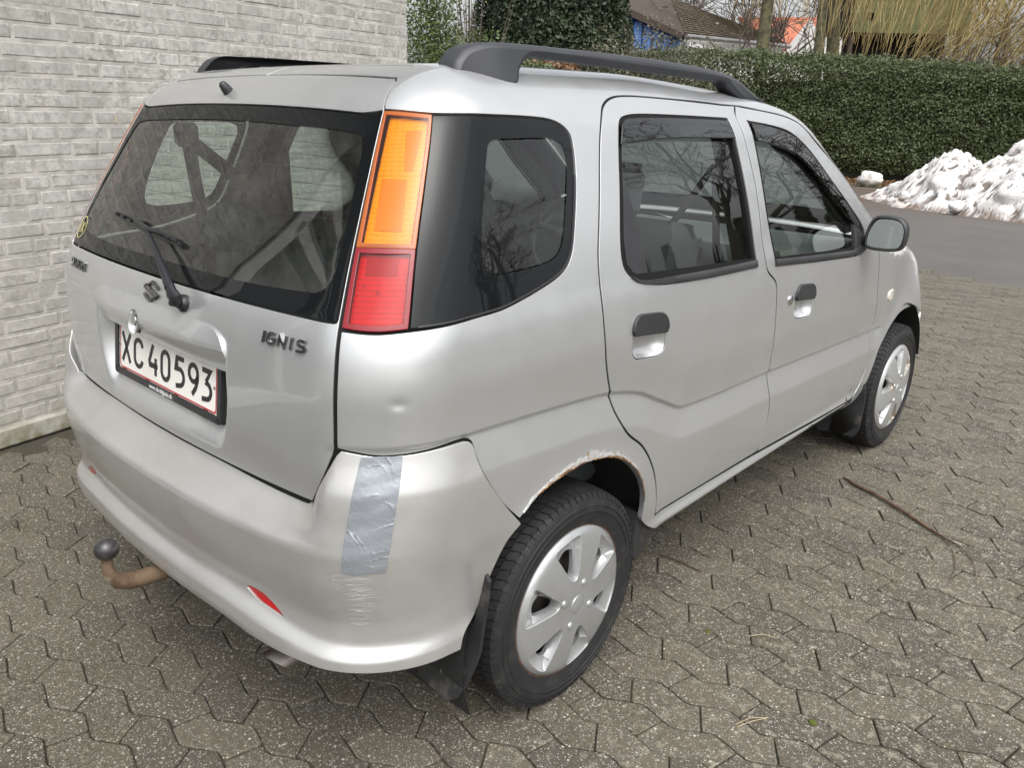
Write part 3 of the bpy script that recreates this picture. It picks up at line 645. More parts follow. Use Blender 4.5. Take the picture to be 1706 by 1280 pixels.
mat('hedge_core',(.022,.028,.014),1.0); mat('bark',(.10,.085,.062),.9,var=((.05,.045,.03),9,.4,.65),bump=(30,.8,.03)); mat('bark_green',(.13,.12,.06),.9,var=((.06,.055,.035),7,.4,.65),bump=(25,.8,.03)); mat('twig',(.075,.058,.045),.85); mat('willow_twig',(.36,.285,.115),.7,var=((.22,.16,.07),3,.4,.6))
# hedge: long box, noisy face, tens of thousands of leaves
HX0,HX1,HY=-15.5,3.2,19.5
def htop(x): return 2.42+(.085*np.clip(-2.5-x,0,7.2))+ .0*x
def hface(x,z):
    return HY+.10*np.array([MN.noise((a*.9,b*1.1,0)) for a,b in zip(x,z)])+.06*np.array([MN.noise((a*3.1,b*3.1,5)) for a,b in zip(x,z)])
hr_=np.random.RandomState(2); n=110000
x=HX0+(HX1-HX0)*hr_.rand(n); tt=htop(x); z=.18+(tt-.18)*hr_.rand(n)**.85
y=hface(x,z)-.0+.10*np.abs(hr_.randn(n)); y+=np.clip(z-(tt-.25),0,1)**2*2.2; y-=np.clip(.5-z,0,.5)*-.25
N=np.stack([hr_.randn(n)*.2,-np.ones(n),.45+hr_.randn(n)*.2],-1)
x2=HX0+(HX1-HX0)*hr_.rand(22000); y2=HY+.1+1.3*hr_.rand(22000); z2=htop(x2)+.06*hr_.randn(22000)+.14*np.array([MN.noise((a*1.3,b*1.3,9)) for a,b in zip(x2,y2)])+.05
# loose shoots standing above the top
x3=HX0+(HX1-HX0)*hr_.rand(5200); c3=np.array([max(0,MN.noise((a*.8,3,1))) for a in x3]); y3=HY+.15+.9*hr_.rand(5200); z3=htop(x3)+(.05+.75*c3)*hr_.rand(5200)
hedge=leaf_cloud('hedge',np.concatenate([np.stack([x,y,z],-1),np.stack([x2,y2,z2],-1),np.stack([x3,y3,z3],-1)]),np.concatenate([N,np.tile([0,-.3,1.],(22000,1)),np.tile([0,-.6,.6],(5200,1))]),.038,'hedge_leaf')
tag(hedge,'long clipped dark green hedge across the far side of the road','hedge')
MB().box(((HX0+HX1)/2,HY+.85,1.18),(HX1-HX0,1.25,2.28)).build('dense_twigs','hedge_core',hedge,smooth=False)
# fallen leaves at the foot of the hedge
lr=np.random.RandomState(9); n=5200; x=-13+15*lr.rand(n); y=17.6+1.9*lr.rand(n)**.7-.09*(x+4); P=np.stack([x,y,.004+.03*lr.rand(n)],-1)
ll=leaf_cloud('leaf_litter',P,np.tile([0,0,1.],(n,1)),.05,'beech_leaf',seed=4,jit=.35,kind='stuff')
def crown(name,c,r,n,size,m,parent,seed,sq=(1,1,1),lump=.35,core=True,coremat='hedge_core'):
    rr=np.random.RandomState(seed); d=nrm(rr.randn(n,3)); k=np.array([1+lump*MN.noise(Vector(q)*2.3+Vector((seed,0,0)))+lump*.5*MN.noise(Vector(q)*6+Vector((0,seed,0))) for q in d])
    rad=k*(1-.22*rr.rand(n)**2); P=np.array(c)+d*rad[:,None]*np.array(r)
    P=P[P[:,2]>.03]; d=d[:len(P)]
    o=leaf_cloud(name,P,nrm(P-np.array(c)),size,m,parent,seed)
    return o
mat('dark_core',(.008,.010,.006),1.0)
# big dark yew behind the wall end
yew=thing('yew_tree','very dark dense evergreen tree rising behind the roof rail of the car','tree',(-13.2,16.45,0))
crown('crown',(0,0,2.6),(2.25,2.0,4.2),80000,.06,'yew_leaf',yew,3,lump=.22)
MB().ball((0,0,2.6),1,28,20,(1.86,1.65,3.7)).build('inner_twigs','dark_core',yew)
MB().tube([(0,0,0),(0,0,1.4)],[.35,.25],10).build('trunk','bark',yew)
# green shrub filling the corner beside the wall, with sky through its top
sh=thing('green_shrub','loose green shrub with sky showing through its top beside the end of the wall','shrub',(-12.1,12.4,0))
rr=np.random.RandomState(6); n=26000; d=rr.randn(n,3)*np.array([.62,.5,.95])+np.array([-.35,0,1.45]); d=d[(d[:,2]>.05)&(d[:,2]<2.95+.3*np.sin(d[:,0]*7))]
d2=rr.randn(5200,3)*np.array([.42,.35,.8])+np.array([-.95,-.35,3.2]); d2=d2[d2[:,2]>.2]
leaf_cloud('foliage',np.concatenate([d,d2]),rr.randn(len(d)+len(d2),3),.045,'shrub_leaf',sh,5,jit=.9)
tb_=MB()
for i in range(26):
    a=rr.rand()*6.28; b=rr.rand()*.8; tb_.tube([(0,0,0),(math.cos(a)*b*.5,math.sin(a)*b*.4,1.6),(math.cos(a)*b*1.5,math.sin(a)*b,3.2+rr.rand()*1.3)],[.02,.014,.005],5)
tb_.build('stem','twig',sh)
lh=thing('low_hedge','green leafy low hedge behind the far end of the brick wall','hedge',(-11.4,12.2,0))
n=16000; P=np.stack([-1.4+3.0*rr.rand(n),-.3+.9*rr.rand(n),2.35*rr.rand(n)**.6],-1); P[:,2]+=.25*np.array([MN.noise((a*2,b*2,0)) for a,b in P[:,:2]])
leaf_cloud('foliage',P,np.tile([.3,-1,.5],(n,1)),.06,'hedge_leaf',lh,7)
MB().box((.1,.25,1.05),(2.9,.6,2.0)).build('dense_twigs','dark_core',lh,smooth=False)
bh=thing('beech_bush','rusty brown beech bush glimpsed under the roof rail','bush',(-11.1,13.75,0))
n=9000; P=np.stack([-.75+1.6*rr.rand(n),-.2+.6*rr.rand(n),2.55*rr.rand(n)**.7],-1); leaf_cloud('foliage',P,np.tile([.3,-1,.5],(n,1)),.055,'beech_leaf',bh,8)
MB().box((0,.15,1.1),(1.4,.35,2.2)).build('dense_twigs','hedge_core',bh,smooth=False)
br=thing('bramble_bush','tangled grey-green bramble bush in front of the blue gable','bush',(-9.5,15.5,0))
n=17000; P=rr.randn(n,3)*np.array([1.15,.45,.72])+np.array([-.3,0,1.9]); P=P[(P[:,2]>.1)&(P[:,2]<3.35+.5*np.sin(P[:,0]*5))]
leaf_cloud('foliage',P,rr.randn(len(P),3),.04,'bramble_leaf',br,9); tb_=MB()
for i in range(90):
    x0=-1.5+2.6*rr.rand(); h=1.6+1.9*rr.rand(); tb_.tube([(x0,0,.2),(x0+rr.randn()*.15,rr.randn()*.1,h*.6),(x0+rr.randn()*.3,rr.randn()*.2,h)],[.012,.009,.004],4)
tb_.build('stem','twig',br)
MB().box((-.3,.35,1.0),(2.6,.4,2.0)).build('dense_twigs','hedge_core',br,smooth=False)
# snow heap
def snow_mat(m,t,L):
    out=nd(t,'ShaderNodeOutputMaterial'); p=nd(t,'ShaderNodeBsdfPrincipled'); g=nd(t,'ShaderNodeNewGeometry'); pos=g.outputs['Position']
    c=mixc(t,L,rng(t,L,nz_node(t,L,pos,2.4,6,.62),.40,.66),(.85,.845,.84),(.56,.53,.50))
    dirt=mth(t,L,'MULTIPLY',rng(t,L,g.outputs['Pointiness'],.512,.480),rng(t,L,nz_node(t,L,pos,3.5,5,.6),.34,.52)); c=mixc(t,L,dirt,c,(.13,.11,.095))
    s,r=speckle(t,L,pos,22,.28,.30); c=mixc(t,L,mth(t,L,'MULTIPLY',s,rng(t,L,nz_node(t,L,pos,1.6,3),.42,.58)),c,(.10,.075,.06))
    sx=nd(t,'ShaderNodeSeparateXYZ'); L(pos,sx.inputs[0]); lo=mth(t,L,'MULTIPLY',rng(t,L,sx.outputs[2],.16,.0),rng(t,L,nz_node(t,L,pos,6,5),.35,.62)); c=mixc(t,L,lo,c,(.20,.14,.10))
    L(c,p.inputs['Base Color']); p.inputs['Roughness'].default_value=.6; p.inputs['Subsurface Weight'].default_value=0
    b=nd(t,'ShaderNodeBump'); b.inputs['Strength'].default_value=.6; b.inputs['Distance'].default_value=.05; L(nz_node(t,L,pos,9,6,.7),b.inputs['Height']); L(b.outputs[0],p.inputs['Normal']); L(p.outputs[0],out.inputs[0])
posmat('dirty_snow',snow_mat)
gx=np.arange(-4.4,3.4,.038); gy=np.arange(12.4,18.2,.045); X,Y=np.meshgrid(gx,gy)
def pileh(x,y):
    crest=np.interp(x,[-3.9,-3.3,-2.9,-2.62,-2.30,-2.05,-1.88,-1.7,-1.3,-.6,.5,2,3.2],[0,.22,.42,.72,1.00,.93,.72,.80,1.05,1.30,1.4,1.2,.2])
    y0=np.interp(x,[-3.9,-3.4,-2.8,-2.1,-1.3,-.7,0,3.2],[15.0,14.4,13.65,13.4,13.12,12.95,12.85,12.9]); 
    yc=y0+np.interp(x,[-3.9,-2.5,0],[.35,1.2,1.7]); yb=yc+1.9
    f=np.where(y<yc,np.clip((y-y0)/(yc-y0+1e-6),0,1)**.62,np.clip((yb-y)/(yb-yc),0,1)**.6)
    return crest*f
Hh=pileh(X,Y); Z=np.zeros_like(Hh)
for i in range(X.shape[0]):
    for j in range(X.shape[1]):
        if Hh[i,j]>.001:
            v=Vector((X[i,j],Y[i,j],0)); h=Hh[i,j]; k=min(1,h*5)
            n1=MN.noise(v*1.3)*.16+MN.noise(v*2.9+Vector((4,0,0)))*.13+(.10-abs(MN.noise(v*5.2)))*.16+MN.noise(v*11)*.05+MN.noise(v*24)*.03
            Z[i,j]=h+n1*k
        else: Z[i,j]=-.03
nx_,ny_=X.shape[1],X.shape[0]; keep=Hh>.001
V=np.stack([X+.02*np.sin(Y*31+X*17),Y,Z],-1).reshape(-1,3); Fc=[]
for i in range(ny_-1):
    for j in range(nx_-1):
        if keep[i,j] or keep[i+1,j] or keep[i,j+1] or keep[i+1,j+1]: Fc.append((i*nx_+j,i*nx_+j+1,(i+1)*nx_+j+1,(i+1)*nx_+j))
used=sorted({q for f in Fc for q in f}); mp={q:i for i,q in enumerate(used)}
sn=meshobj('snow_heap',V[used],[tuple(mp[q] for q in f) for f in Fc],'dirty_snow',None,True); tag(sn,'dirty ploughed heap of old snow at the edge of the road before the hedge','snow heap')
def lump(name,c,r,seed,sc=(1,.8,.8)):
    t=MB().ball((0,0,0),1,18,12); V=[]
    for v in t.V:
        v=Vector(v); k=1+.28*MN.noise(v*1.7+Vector((seed,0,0)))+.12*MN.noise(v*4+Vector((0,seed,0))); V.append((v.x*k*r*sc[0],v.y*k*r*sc[1],v.z*k*r*sc[2]))
    o=meshobj(name,V,t.F,'dirty_snow'); o.location=c; return o
tag(lump('snow_lump',(-4.69,17.75,.14),.235,2,(1.15,.9,.8)),'lone lump of snow lying on the dirt left of the snow heap','snow lump')
for i,(c,r) in enumerate((((-.95,13.35,.35),.30),((-2.2,13.75,.42),.17),((-1.72,13.2,.12),.12),((-2.75,13.9,.16),.10))):
    tag(lump('snow_clod',c,r,20+i),['big rounded snow clod at the right front of the heap','mid-sized snow clod halfway up the front of the heap','small snow clod at the foot of the heap','smallest snow clod near the left end of the heap'][i],'snow clod','clods of snow on the heap')
# houses
mat('blue_wall',(.06,.16,.46),.6,var=((.10,.22,.50),4,.4,.65)); mat('tile_brown',(.085,.060,.042),.85,var=((.085,.080,.035),1.6,.46,.66),var2=((.07,.055,.04),14,.5,.7)); mat('tile_red',(.40,.13,.07),.8,var=((.28,.09,.05),3,.4,.65)); mat('white_wall',(.72,.72,.70),.7); mat('wood_dark',(.055,.04,.03),.8); mat('zinc',(.30,.30,.30),.45,.4); mat('chimney_brick',(.33,.24,.14),.85); mat('moss_board',(.115,.125,.045),.85,var=((.07,.08,.03),2.5,.4,.65)); mat('very_dark',(.012,.011,.010),.9)
def solid(name,quad,th,m,parent):
    q=[Vector(p) for p in quad]; n=(q[1]-q[0]).cross(q[-1]-q[0]).normalized(); k=len(q); V=q+[p-n*th for p in q]
    Fc=[tuple(range(k)),tuple(range(2*k-1,k-1,-1))]+[(i,k+i,k+(i+1)%k,(i+1)%k) for i in range(k)]; return meshobj(name,V,Fc,m,parent,False)
def tiled(name,a,b,c,d,rows,cols,m,parent,th=.05):
    """roof slope a-b eave, d-c ridge, as lapped courses; every tile a small tilted slab (one joined part)"""
    a,b,c,d=[Vector(q) for q in (a,b,c,d)]; n=(b-a).cross(d-a).normalized(); V=[];Fc=[]
    for r in range(rows):
        for k in range(cols):
            u0,u1=(k+.04)/cols,(k+.96)/cols; v0,v1=r/rows,(r+1.15)/rows
            def pt(u,v): return (a.lerp(b,u)).lerp(d.lerp(c,u),min(v,1))
            w=.006*random.random()
            q=[pt(u0,v0)+n*(th+w),pt(u1,v0)+n*(th+w),pt(u1,v1)+n*.01,pt(u0,v1)+n*.01,pt(u0,v0)-n*.0,pt(u1,v0)-n*.0]; i=len(V); V+=q; Fc+=[(i,i+1,i+2,i+3),(i+4,i+5,i+1,i)]
    o=meshobj(name,V,Fc,m,parent,False); o['kind']='stuff'; return o
hs1=thing('blue_house','house with blue gable and mossy brown tiled roof above the hedge','house',(-16.5,30,0))
def rel(o,P): return [tuple(Vector(p)-o.location) for p in P]
G0=(-15.5,27.07,4.33);G1=(-14.6,34.0,4.40);R1=(-16.6,35.6,5.02);R0=(-18.3,30.3,6.10)
gw=rel(hs1,[(-21,24.9,0),(-15.75,27.15,0),(-15.75,27.15,4.20),(-19.9,25.6,6.2),(-21,24.9,6.2)])
pb=MB()
solid('gable_wall',gw,.3,'blue_wall',hs1)
for i in range(14):
    f=i/13; x=-20.3+(4.5)*f; y=25.12+(1.96)*f; zt=min(4.15+(1-f)*2.0,6.1)
    o_=MB().box((x+16.5,y-30-.03,zt/2),(.30,.03,zt),rz=.405).build('cladding_board','blue_wall',hs1,smooth=False)
solid('side_wall',rel(hs1,[(-15.55,27.4,0),(-14.7,33.9,0),(-14.7,33.9,4.3),(-15.55,27.4,4.25)]),.3,'white_wall',hs1)
RF=solid('roof',rel(hs1,[G0,G1,R1,R0]),.16,'tile_brown',hs1)
tiled('roof_tile',*rel(hs1,[G0,G1,R1,R0]),16,26,'tile_brown',RF)
R2=(-20.4,28.0,6.9); solid('roof_edge',rel(hs1,[(-15.45,26.85,4.24),G0,R0,R2,(-19.9,25.2,6.30)][:5]),.14,'wood_dark',hs1)
solid('barge_board',rel(hs1,[(-15.45,26.80,4.34),(-20.3,24.9,6.55),(-20.3,24.9,6.22),(-15.45,26.80,4.12)]),.05,'wood_dark',hs1)
MB().tube(rel(hs1,[(-15.35,27.0,4.22),(-14.5,34.1,4.30)]),.09,8).build('gutter','zinc',hs1)
MB().tube(rel(hs1,[(-15.35,27.1,4.2),(-15.55,26.95,3.9),(-15.6,26.95,0)]),.05,8).build('downpipe','zinc',hs1)
MB().box((-19.4+16.5,31.0-30,6.9),(.7,.7,1.8)).build('chimney','chimney_brick',hs1,smooth=False)
solid('lean_to_roof',rel(hs1,[(-15.3,27.2,4.05),(-12.6,29.8,3.25),(-12.7,30.0,3.18),(-15.4,27.4,3.98)]),.16,'zinc',hs1)
hs2=thing('red_roofed_house','white house with steep red tiled roof beyond the willow trunks','house',(-24,53,0))
q=[(-22.04,50.21,5.2),(-20.0,56.5,5.2),(-23.4,58.9,8.1),(-26.6,52.0,7.7)]; rr_=solid('roof',rel(hs2,q),.2,'tile_red',hs2); tiled('roof_tile',*rel(hs2,q),14,24,'tile_red',rr_,.07)
solid('gable_wall',rel(hs2,[(-22.1,50.2,0),(-19.6,50.9,0),(-19.6,50.9,5.2),(-21.0,50.6,7.2),(-22.2,50.3,5.4)]),.3,'white_wall',hs2)
solid('front_wall',rel(hs2,[(-27.5,49.5,0),(-22.1,50.2,0),(-22.1,50.2,5.3),(-27.5,49.5,7.0)]),.3,'white_wall',hs2)
solid('gable_wall',rel(hs2,[(-21.9,51.2,0),(-15.0,53.8,0),(-15.0,53.8,5.0),(-18.6,52.4,8.2),(-21.9,51.2,5.2)]),.3,'white_wall',hs2)
# raised green boarded hut with a round hole
ht=thing('raised_hut','mossy green boarded hut on posts with a round hole behind the willow branches','hut',(-7.8,28.3,0),.756)
NB=9
for i in range(NB):
    z=4.22+i*.24
    if i in (1,2):   # boards split round the hole
        MB().box((-1.70,0,z),(.44,.05,.235)).build('board','moss_board',ht,smooth=False); MB().box((.35,0,z),(3.18,.05,.235)).build('board','moss_board',ht,smooth=False)
    else: MB().box((0,0,z),(3.84,.05,.235)).build('board','moss_board',ht,smooth=False)
fr_=MB(); 
P=rrect(-.20,.24,-.24,.24,.01,1); V_,T_,l_=fill(P,[np.array([(.02+.13*math.cos(a),.13*math.sin(a)) for a in np.linspace(0,2*math.pi,20,endpoint=False)])],None)
meshobj('round_hole_board',[(p[0]-1.36,-.02,p[1]+4.58) for p in V_],T_,'moss_board',ht,False)
MB().box((0,1.3,5.2),(3.8,2.4,2.1)).build('hut_box','very_dark',ht,smooth=False)
MB().box((0,1.0,2.2),(3.4,.3,3.8)).build('back_screen','very_dark',ht,smooth=False)
for x in (-1.8,1.8): MB().tube([(x,.2,0),(x,.2,4.2)],.09,8).build('post','wood_dark',ht)
# bare trees
def bare_tree(seed,h=7,r=.16,spread=.62,levels=6,twist=.35,mind=.006,bias=(0,0,.12)):
    rr=random.Random(seed); tk=MB(); br=MB()
    def grow(p,d,L,rad,lv):
        pts=[p];rs=[rad];q=p.copy();dd=d.copy(); n=4 if lv<3 else 3
        for i in range(n):
            dd=(dd+Vector((rr.gauss(0,twist),rr.gauss(0,twist),rr.gauss(0,twist)*.6))*.35+Vector(bias)*.25).normalized(); q=q+dd*L/n; pts.append(q.copy()); rs.append(max(mind,rad*(1-.42*(i+1)/n)))
        (tk if lv<2 else br).tube(pts,rs,8 if lv<2 else (5 if lv<4 else 3),False)
        if lv>=levels: return
        for k in range(3 if lv<2 else rr.choice((2,3,3))):
            t=rr.uniform(.45,1) if k else 1; j=min(n,max(1,int(t*n))); ax=Vector((rr.gauss(0,1),rr.gauss(0,1),rr.gauss(0,.4))).normalized()
            nd_=(dd+ax*spread*rr.uniform(.7,1.3)).normalized(); grow(pts[j],nd_,L*rr.uniform(.62,.82),rs[j]*.68,lv+1)
    grow(Vector((0,0,0)),Vector((rr.gauss(0,.05),rr.gauss(0,.05),1)).normalized(),h*.33,r,0); return tk,br
def place_tree(seed,loc,label,mtrunk='bark',mtw='twig',group=None,rz=0,**k):
    o=thing('bare_tree',label,'tree',loc,rz,group); a,b=bare_tree(seed,**k); a.build('trunk',mtrunk,o); b.build('crown',mtw,o,smooth=False); return o
T1=place_tree(3,(-23.5,42.0,0),'bare dark tree standing behind the brown roof',h=14,r=.25,levels=6,mind=.02)
def copy_tree(o,loc,rz,label,sc=1):
    c=o.copy(); col.objects.link(c); c.location=loc; c.rotation_euler=(0,0,rz); c.scale=(sc,)*3; c['label']=label
    for ch in o.children:
        d=ch.copy(); col.objects.link(d); d.parent=c
    return c
copy_tree(T1,(-29,48,0),2.1,'far bare tree left of the brown roof ridge',1.0)
copy_tree(T1,(-13.9,28.9,0),4.0,'thin bare tree beside the thick willow trunks',.62)
copy_tree(T1,(-18.5,46,0),1.0,'bare tree seen over the red tiled roof',.9)
copy_tree(T1,(-9,40,0),5.1,'bare tree behind the green hut',.95); copy_tree(T1,(-3,37,0),3.3,'bare tree at the right edge behind the willow branches',.95)
# willow: thick trunks and long hanging yellow rods
ww=thing('willow_tree','weeping willow with thick trunks and hanging bare yellow rods above the hedge','tree',(-9.2,23.3,0))
for nm,p,r in (('trunk',[(-1.05,-.1,0),(-1.05,-.3,3),(-1.15,-.1,5),(-1.5,.2,8)],.20),('trunk',[(.78,-.35,0),(.76,-.4,3),(.5,.0,5),(.2,.4,8)],.15),('trunk',[(.95,.4,0),(.85,.4,3.1),(.5,.8,5),(.9,1.5,8)],.19)):
    MB().tube([Vector(q) for q in p],[r*1.2,r,r*.85,r*.6],12).build(nm,'bark_green',ww)
wr=random.Random(8); t=MB()
def rod(x,y,z0,z1,dx,dy,r=.008):
    n=6; pts=[]
    for i in range(n+1):
        f=i/n; pts.append((x+dx*(f**1.5)+wr.gauss(0,.03),y+dy*f+wr.gauss(0,.03),z0+(z1-z0)*f))
    t.tube(pts,[r]*n+[r*.5],3,False)
for i in range(120): rod(wr.uniform(.3,2.0)-9.2+9.2-.0,wr.uniform(-1,.6),wr.uniform(6,7.5),wr.uniform(3.2,5.0),wr.gauss(0,.25),wr.gauss(0,.2))
for i in range(60): rod(wr.uniform(-1.5,-.5),wr.uniform(-1,.6),wr.uniform(6,7.5),wr.uniform(3.8,5.4),wr.gauss(0,.25),wr.gauss(0,.2))
for i in range(250): rod(wr.uniform(1.4,5.2),wr.uniform(-.6,2.2),wr.uniform(5.6,7.5),wr.uniform(2.7,4.6),wr.gauss(-.45,.35),wr.gauss(0,.3))
t.build('hanging_rods','willow_twig',ww,smooth=False); t=MB()
for i in range(330): 
    x=wr.uniform(4.0,8.5); rod(x,wr.uniform(-.4,2.6),wr.uniform(4.2,6.4),wr.uniform(2.5,3.6),wr.gauss(-1.1,.5),wr.gauss(0,.3),.010)
t.build('hanging_rods','willow_twig',ww,smooth=False,label='denser slanting rods at the right side')
tk=thing('leafless_thicket','dark tangled leafless thicket under the willow rods right of the hut','thicket',(-4.6,26.2,0)); t=MB()
for i in range(420):
    x=wr.uniform(-1.3,3.2);y=wr.uniform(-.8,1.2); h=wr.uniform(2.2,4.4); t.tube([(x,y,1.6*wr.random()),(x+wr.gauss(0,.25),y+wr.gauss(0,.2),h*.75),(x+wr.gauss(0,.6),y+wr.gauss(0,.3),h)],[.02,.014,.006],3,False)
t.build('stem','twig',tk,smooth=False)
# what the glossy side of the car mirrors: bare trees and a line of conifers on the far side of the yard
M1=place_tree(11,(8.2,15.0,0),'large bare tree standing across the road ahead of the car on the right',h=10,r=.22,levels=7,spread=.75,mind=.008)
copy_tree(M1,(13.5,11.0,0),2.0,'large bare tree on the right of the paved yard',.9); copy_tree(M1,(6.3,21.0,0),4.2,'bare tree farther along the road on the right',1.05); copy_tree(M1,(3.2,24.5,0),3.0,'bare tree past the right end of the hedge',.8)
cr_=np.random.RandomState(4); _P=[];_N=[]
for i in range(44):
    a=R(80-2.1*i); d=42+cr_.uniform(-4,4); h=5.2*cr_.uniform(.62,1.05); n=2600
    z=h*cr_.rand(n)**.8; rad=(1-z/h)*(.30*h)*(.75+.25*np.sin(z*6))*np.sqrt(cr_.rand(n)); t=cr_.rand(n)*6.283
    _P.append(np.stack([2+d*math.cos(a)+rad*np.cos(t),d*math.sin(a)+rad*np.sin(t),z+.1],-1)); _N.append(np.stack([np.cos(t),np.sin(t),np.full(n,.3)],-1))
leaf_cloud('conifer_belt',np.concatenate(_P),np.concatenate(_N),.36,'conifer_leaf',None,3,jit=.5,kind='stuff')
# small things on the ground
stick=MB().tube([(.806,1.856,.008),(.873,1.811,.010),(.963,1.777,.013),(1.098,1.703,.012),(1.243,1.613,.010),(1.334,1.572,.008)],[.004,.0065,.007,.0068,.0055,.003],7); 
stick.tube([(1.334,1.572,.008),(1.385,1.509,.007),(1.41,1.45,.006),(1.438,1.353,.005)],[.0022,.0018,.0014,.0008],5)
stick.tube([(1.26,1.605,.008),(1.30,1.56,.007),(1.336,1.489,.006),(1.36,1.40,.005),(1.371,1.287,.005)],[.0018,.0016,.0014,.0012,.0008],5)
tag(stick.build('fallen_twig',mat('twig_brown',(.075,.045,.030),.8,var=((.16,.10,.06),25,.45,.7)),None),'long thin brown twig with forked tip lying on the paving','twig')
s2=MB().tube([(.577,.773,.006),(.66,.775,.007),(.746,.773,.005)],[.003,.003,.002],5); tag(s2.build('fallen_twig','twig_brown',None),'short dark twig lying beside the rear wheel','twig')
mat('pine_needle',(.34,.27,.16),.7)
def needle(pts,label):
    t=MB(); t.tube([(a,b,.006) for a,b in pts],.0011,4); tag(t.build('pine_needle','pine_needle',None),label,'pine needle','pine needles on the paving')
needle([(1.02,.56),(1.05,.60),(1.09,.61)],'pale curved pine needle right of the rear wheel')
needle([(1.165,.205),(1.180,.25),(1.21,.28)],'pale pine needle near the bottom edge of the picture'); needle([(1.172,.20),(1.188,.24),(1.214,.285)],'pine needle crossing the other near the bottom edge')
mat('moss',(.075,.095,.012),.95,bump=(160,1,.006))
def moss(x,y,r,label):
    t=MB().ball((0,0,0),1,14,8); V=[(v[0]*r*(1+.3*MN.noise(Vector(v)*2+Vector((x*9,y*7,0)))),v[1]*r*.8*(1+.3*MN.noise(Vector(v)*2+Vector((y*5,0,3)))),v[2]*.006) for v in t.V]
    o=meshobj('moss_tuft',V,t.F,'moss'); o.location=(x,y,.0005); tag(o,label,'moss','moss tufts in the paving joints')
moss(1.302,.353,.012,'round green moss tuft in a paving joint at the bottom right'); moss(.92,.50,.010,'small green moss tuft behind the rear wheel')
# ------------------------------------------------------------------ car: panels cut from the measured body surface

def evalp(Q,mode=0,off=0,disp=None):
    P=surf3(Q[:,0],Q[:,1],mode); N=G(P[:,0],P[:,1],P[:,2],mode)
    if disp is not None:
        e=.0015
        def pos(q):
            p=surf3(q[:,0],q[:,1],mode); n=G(p[:,0],p[:,1],p[:,2],mode); return p+n*(off+disp(q))[:,None]
        P0=pos(Q); A=pos(Q+[e,0])-pos(Q-[e,0]); B=pos(Q+[0,e])-pos(Q-[0,e]); M=nrm(np.cross(A,B)); 
        bad=(M*N).sum(1)<.1; M[bad]=N[bad]
        return P0,M
    return P+N*off,N
_dummy=bpy.data.objects.new('tmp',None)
def panel(name,outer,m,parent,holes=(),mode=0,h=.022,off=0,gap=.0038,depth=.016,lip=.0007,mirror=0,disp=None,extra=None,step=.011,top=False,both=False,ev=None,label=None,sharp=50,hdepth=None,raw=False):
    """mirror: 0 right only, 1 both sides in one mesh (as given and x-mirrored), -1 left only"""
    o=ccw(dens(outer,step,sharp=sharp) if not raw else outer); o=inset(o,gap); hs=[inset(ccw(dens(q,step,sharp=sharp)),-gap) for q in holes]
    V,T,loops=fill(o,hs,h,extra)
    P,N=(ev or evalp)(V,mode,off,disp) if ev is None else ev(V)
    VV=[P];NN=[N];FF=[tuple(t) for t in T]; base=len(P)
    for li,L in enumerate(loops):
        d_=depth if (li==0 or hdepth is None) else hdepth
        if not d_: continue
        p=P[L];n=N[L];e=nrm(np.roll(p,-1,0)-np.roll(p,1,0)); t=nrm(np.cross(e,n)) if li==0 else nrm(np.cross(n,e))
        r1=p+t*lip*.7-n*lip*.3; r2=p+t*lip-n*lip; r3=p+t*lip-n*d_
        k=len(L)
        VV+=[r1,r2,r3];NN+=[nrm(n+.6*t),nrm(t+.15*n),t]
        rings=[np.array(L),base+np.arange(k),base+k+np.arange(k),base+2*k+np.arange(k)]
        for a,b in zip(rings[:-1],rings[1:]):
            for i in range(k):
                j=(i+1)%k; f=(a[i],b[i],b[j],a[j]) if li==0 else (a[j],b[j],b[i],a[i]); FF.append(f)
        base+=3*k
    VV=np.concatenate(VV);NN=np.concatenate(NN)
    if mirror==-1: VV=VV*[-1,1,1];NN=NN*[-1,1,1];FF=[f[::-1] for f in FF]
    if mirror==1:
        n=len(VV); FF=FF+[tuple(i+n for i in f[::-1]) for f in FF]; VV=np.concatenate([VV,VV*[-1,1,1]]);NN=np.concatenate([NN,NN*[-1,1,1]])
    return meshobj(name,VV,FF,m,parent,N=NN,label=label)
def topev(off=0):
    def f(Q):
        x,y=Q[:,0],Q[:,1]; lo=np.full(len(x),.45);hi=np.full(len(x),1.8)
        for _ in range(34):
            m=(lo+hi)/2; ins=F(x,y,m)<0; lo=np.where(ins,m,lo);hi=np.where(ins,hi,m)
        N=G(x,y,lo); return np.stack([x,y,lo],-1)+N*off,N
    return f
def Y2A(y): return y+1.1683
def top2wall(pts):
    p=np.array(pts,float); P,_=topev()(p); return wall(P)

mat('paint',(.575,.585,.59),.34,.68,coat=.9,coat_rough=.02,back=(.30,.305,.30),var=(( .555,.565,.57),3.0,.35,.65),rvar=(14,.30,.38))
mat('paint_dusty',(.50,.50,.49),.38,.58,coat=.65,coat_rough=.08,back=(.05,.05,.05),var=((.42,.41,.385),4,.45,.8),rvar=(14,.32,.46))
mat('black_plastic',(.022,.023,.026),.48,bump=(900,.12,.0004),var=((.04,.041,.043),5,.4,.8))
mat('rail_plastic',(.028,.030,.036),.46,bump=(700,.12,.0004),var=((.036,.038,.044),5,.4,.8))
mat('rubber_and_shade',(.006,.006,.006),.7,spec=.25)  # window frame rubber, also the black of the shade strips in panel gaps
mat('gloss_black',(.008,.009,.010),.02,spec=.24)
mat('chrome',(.62,.62,.62),.14,1)
mat('trim_grey',(.13,.135,.135),.8); mat('trim_light',(.48,.50,.48),.75); mat('seat_cloth',(.07,.078,.08),.95,bump=(300,.4,.002)); mat('dash_grey',(.30,.325,.315),.65); mat('dash_dark',(.03,.032,.033),.6)
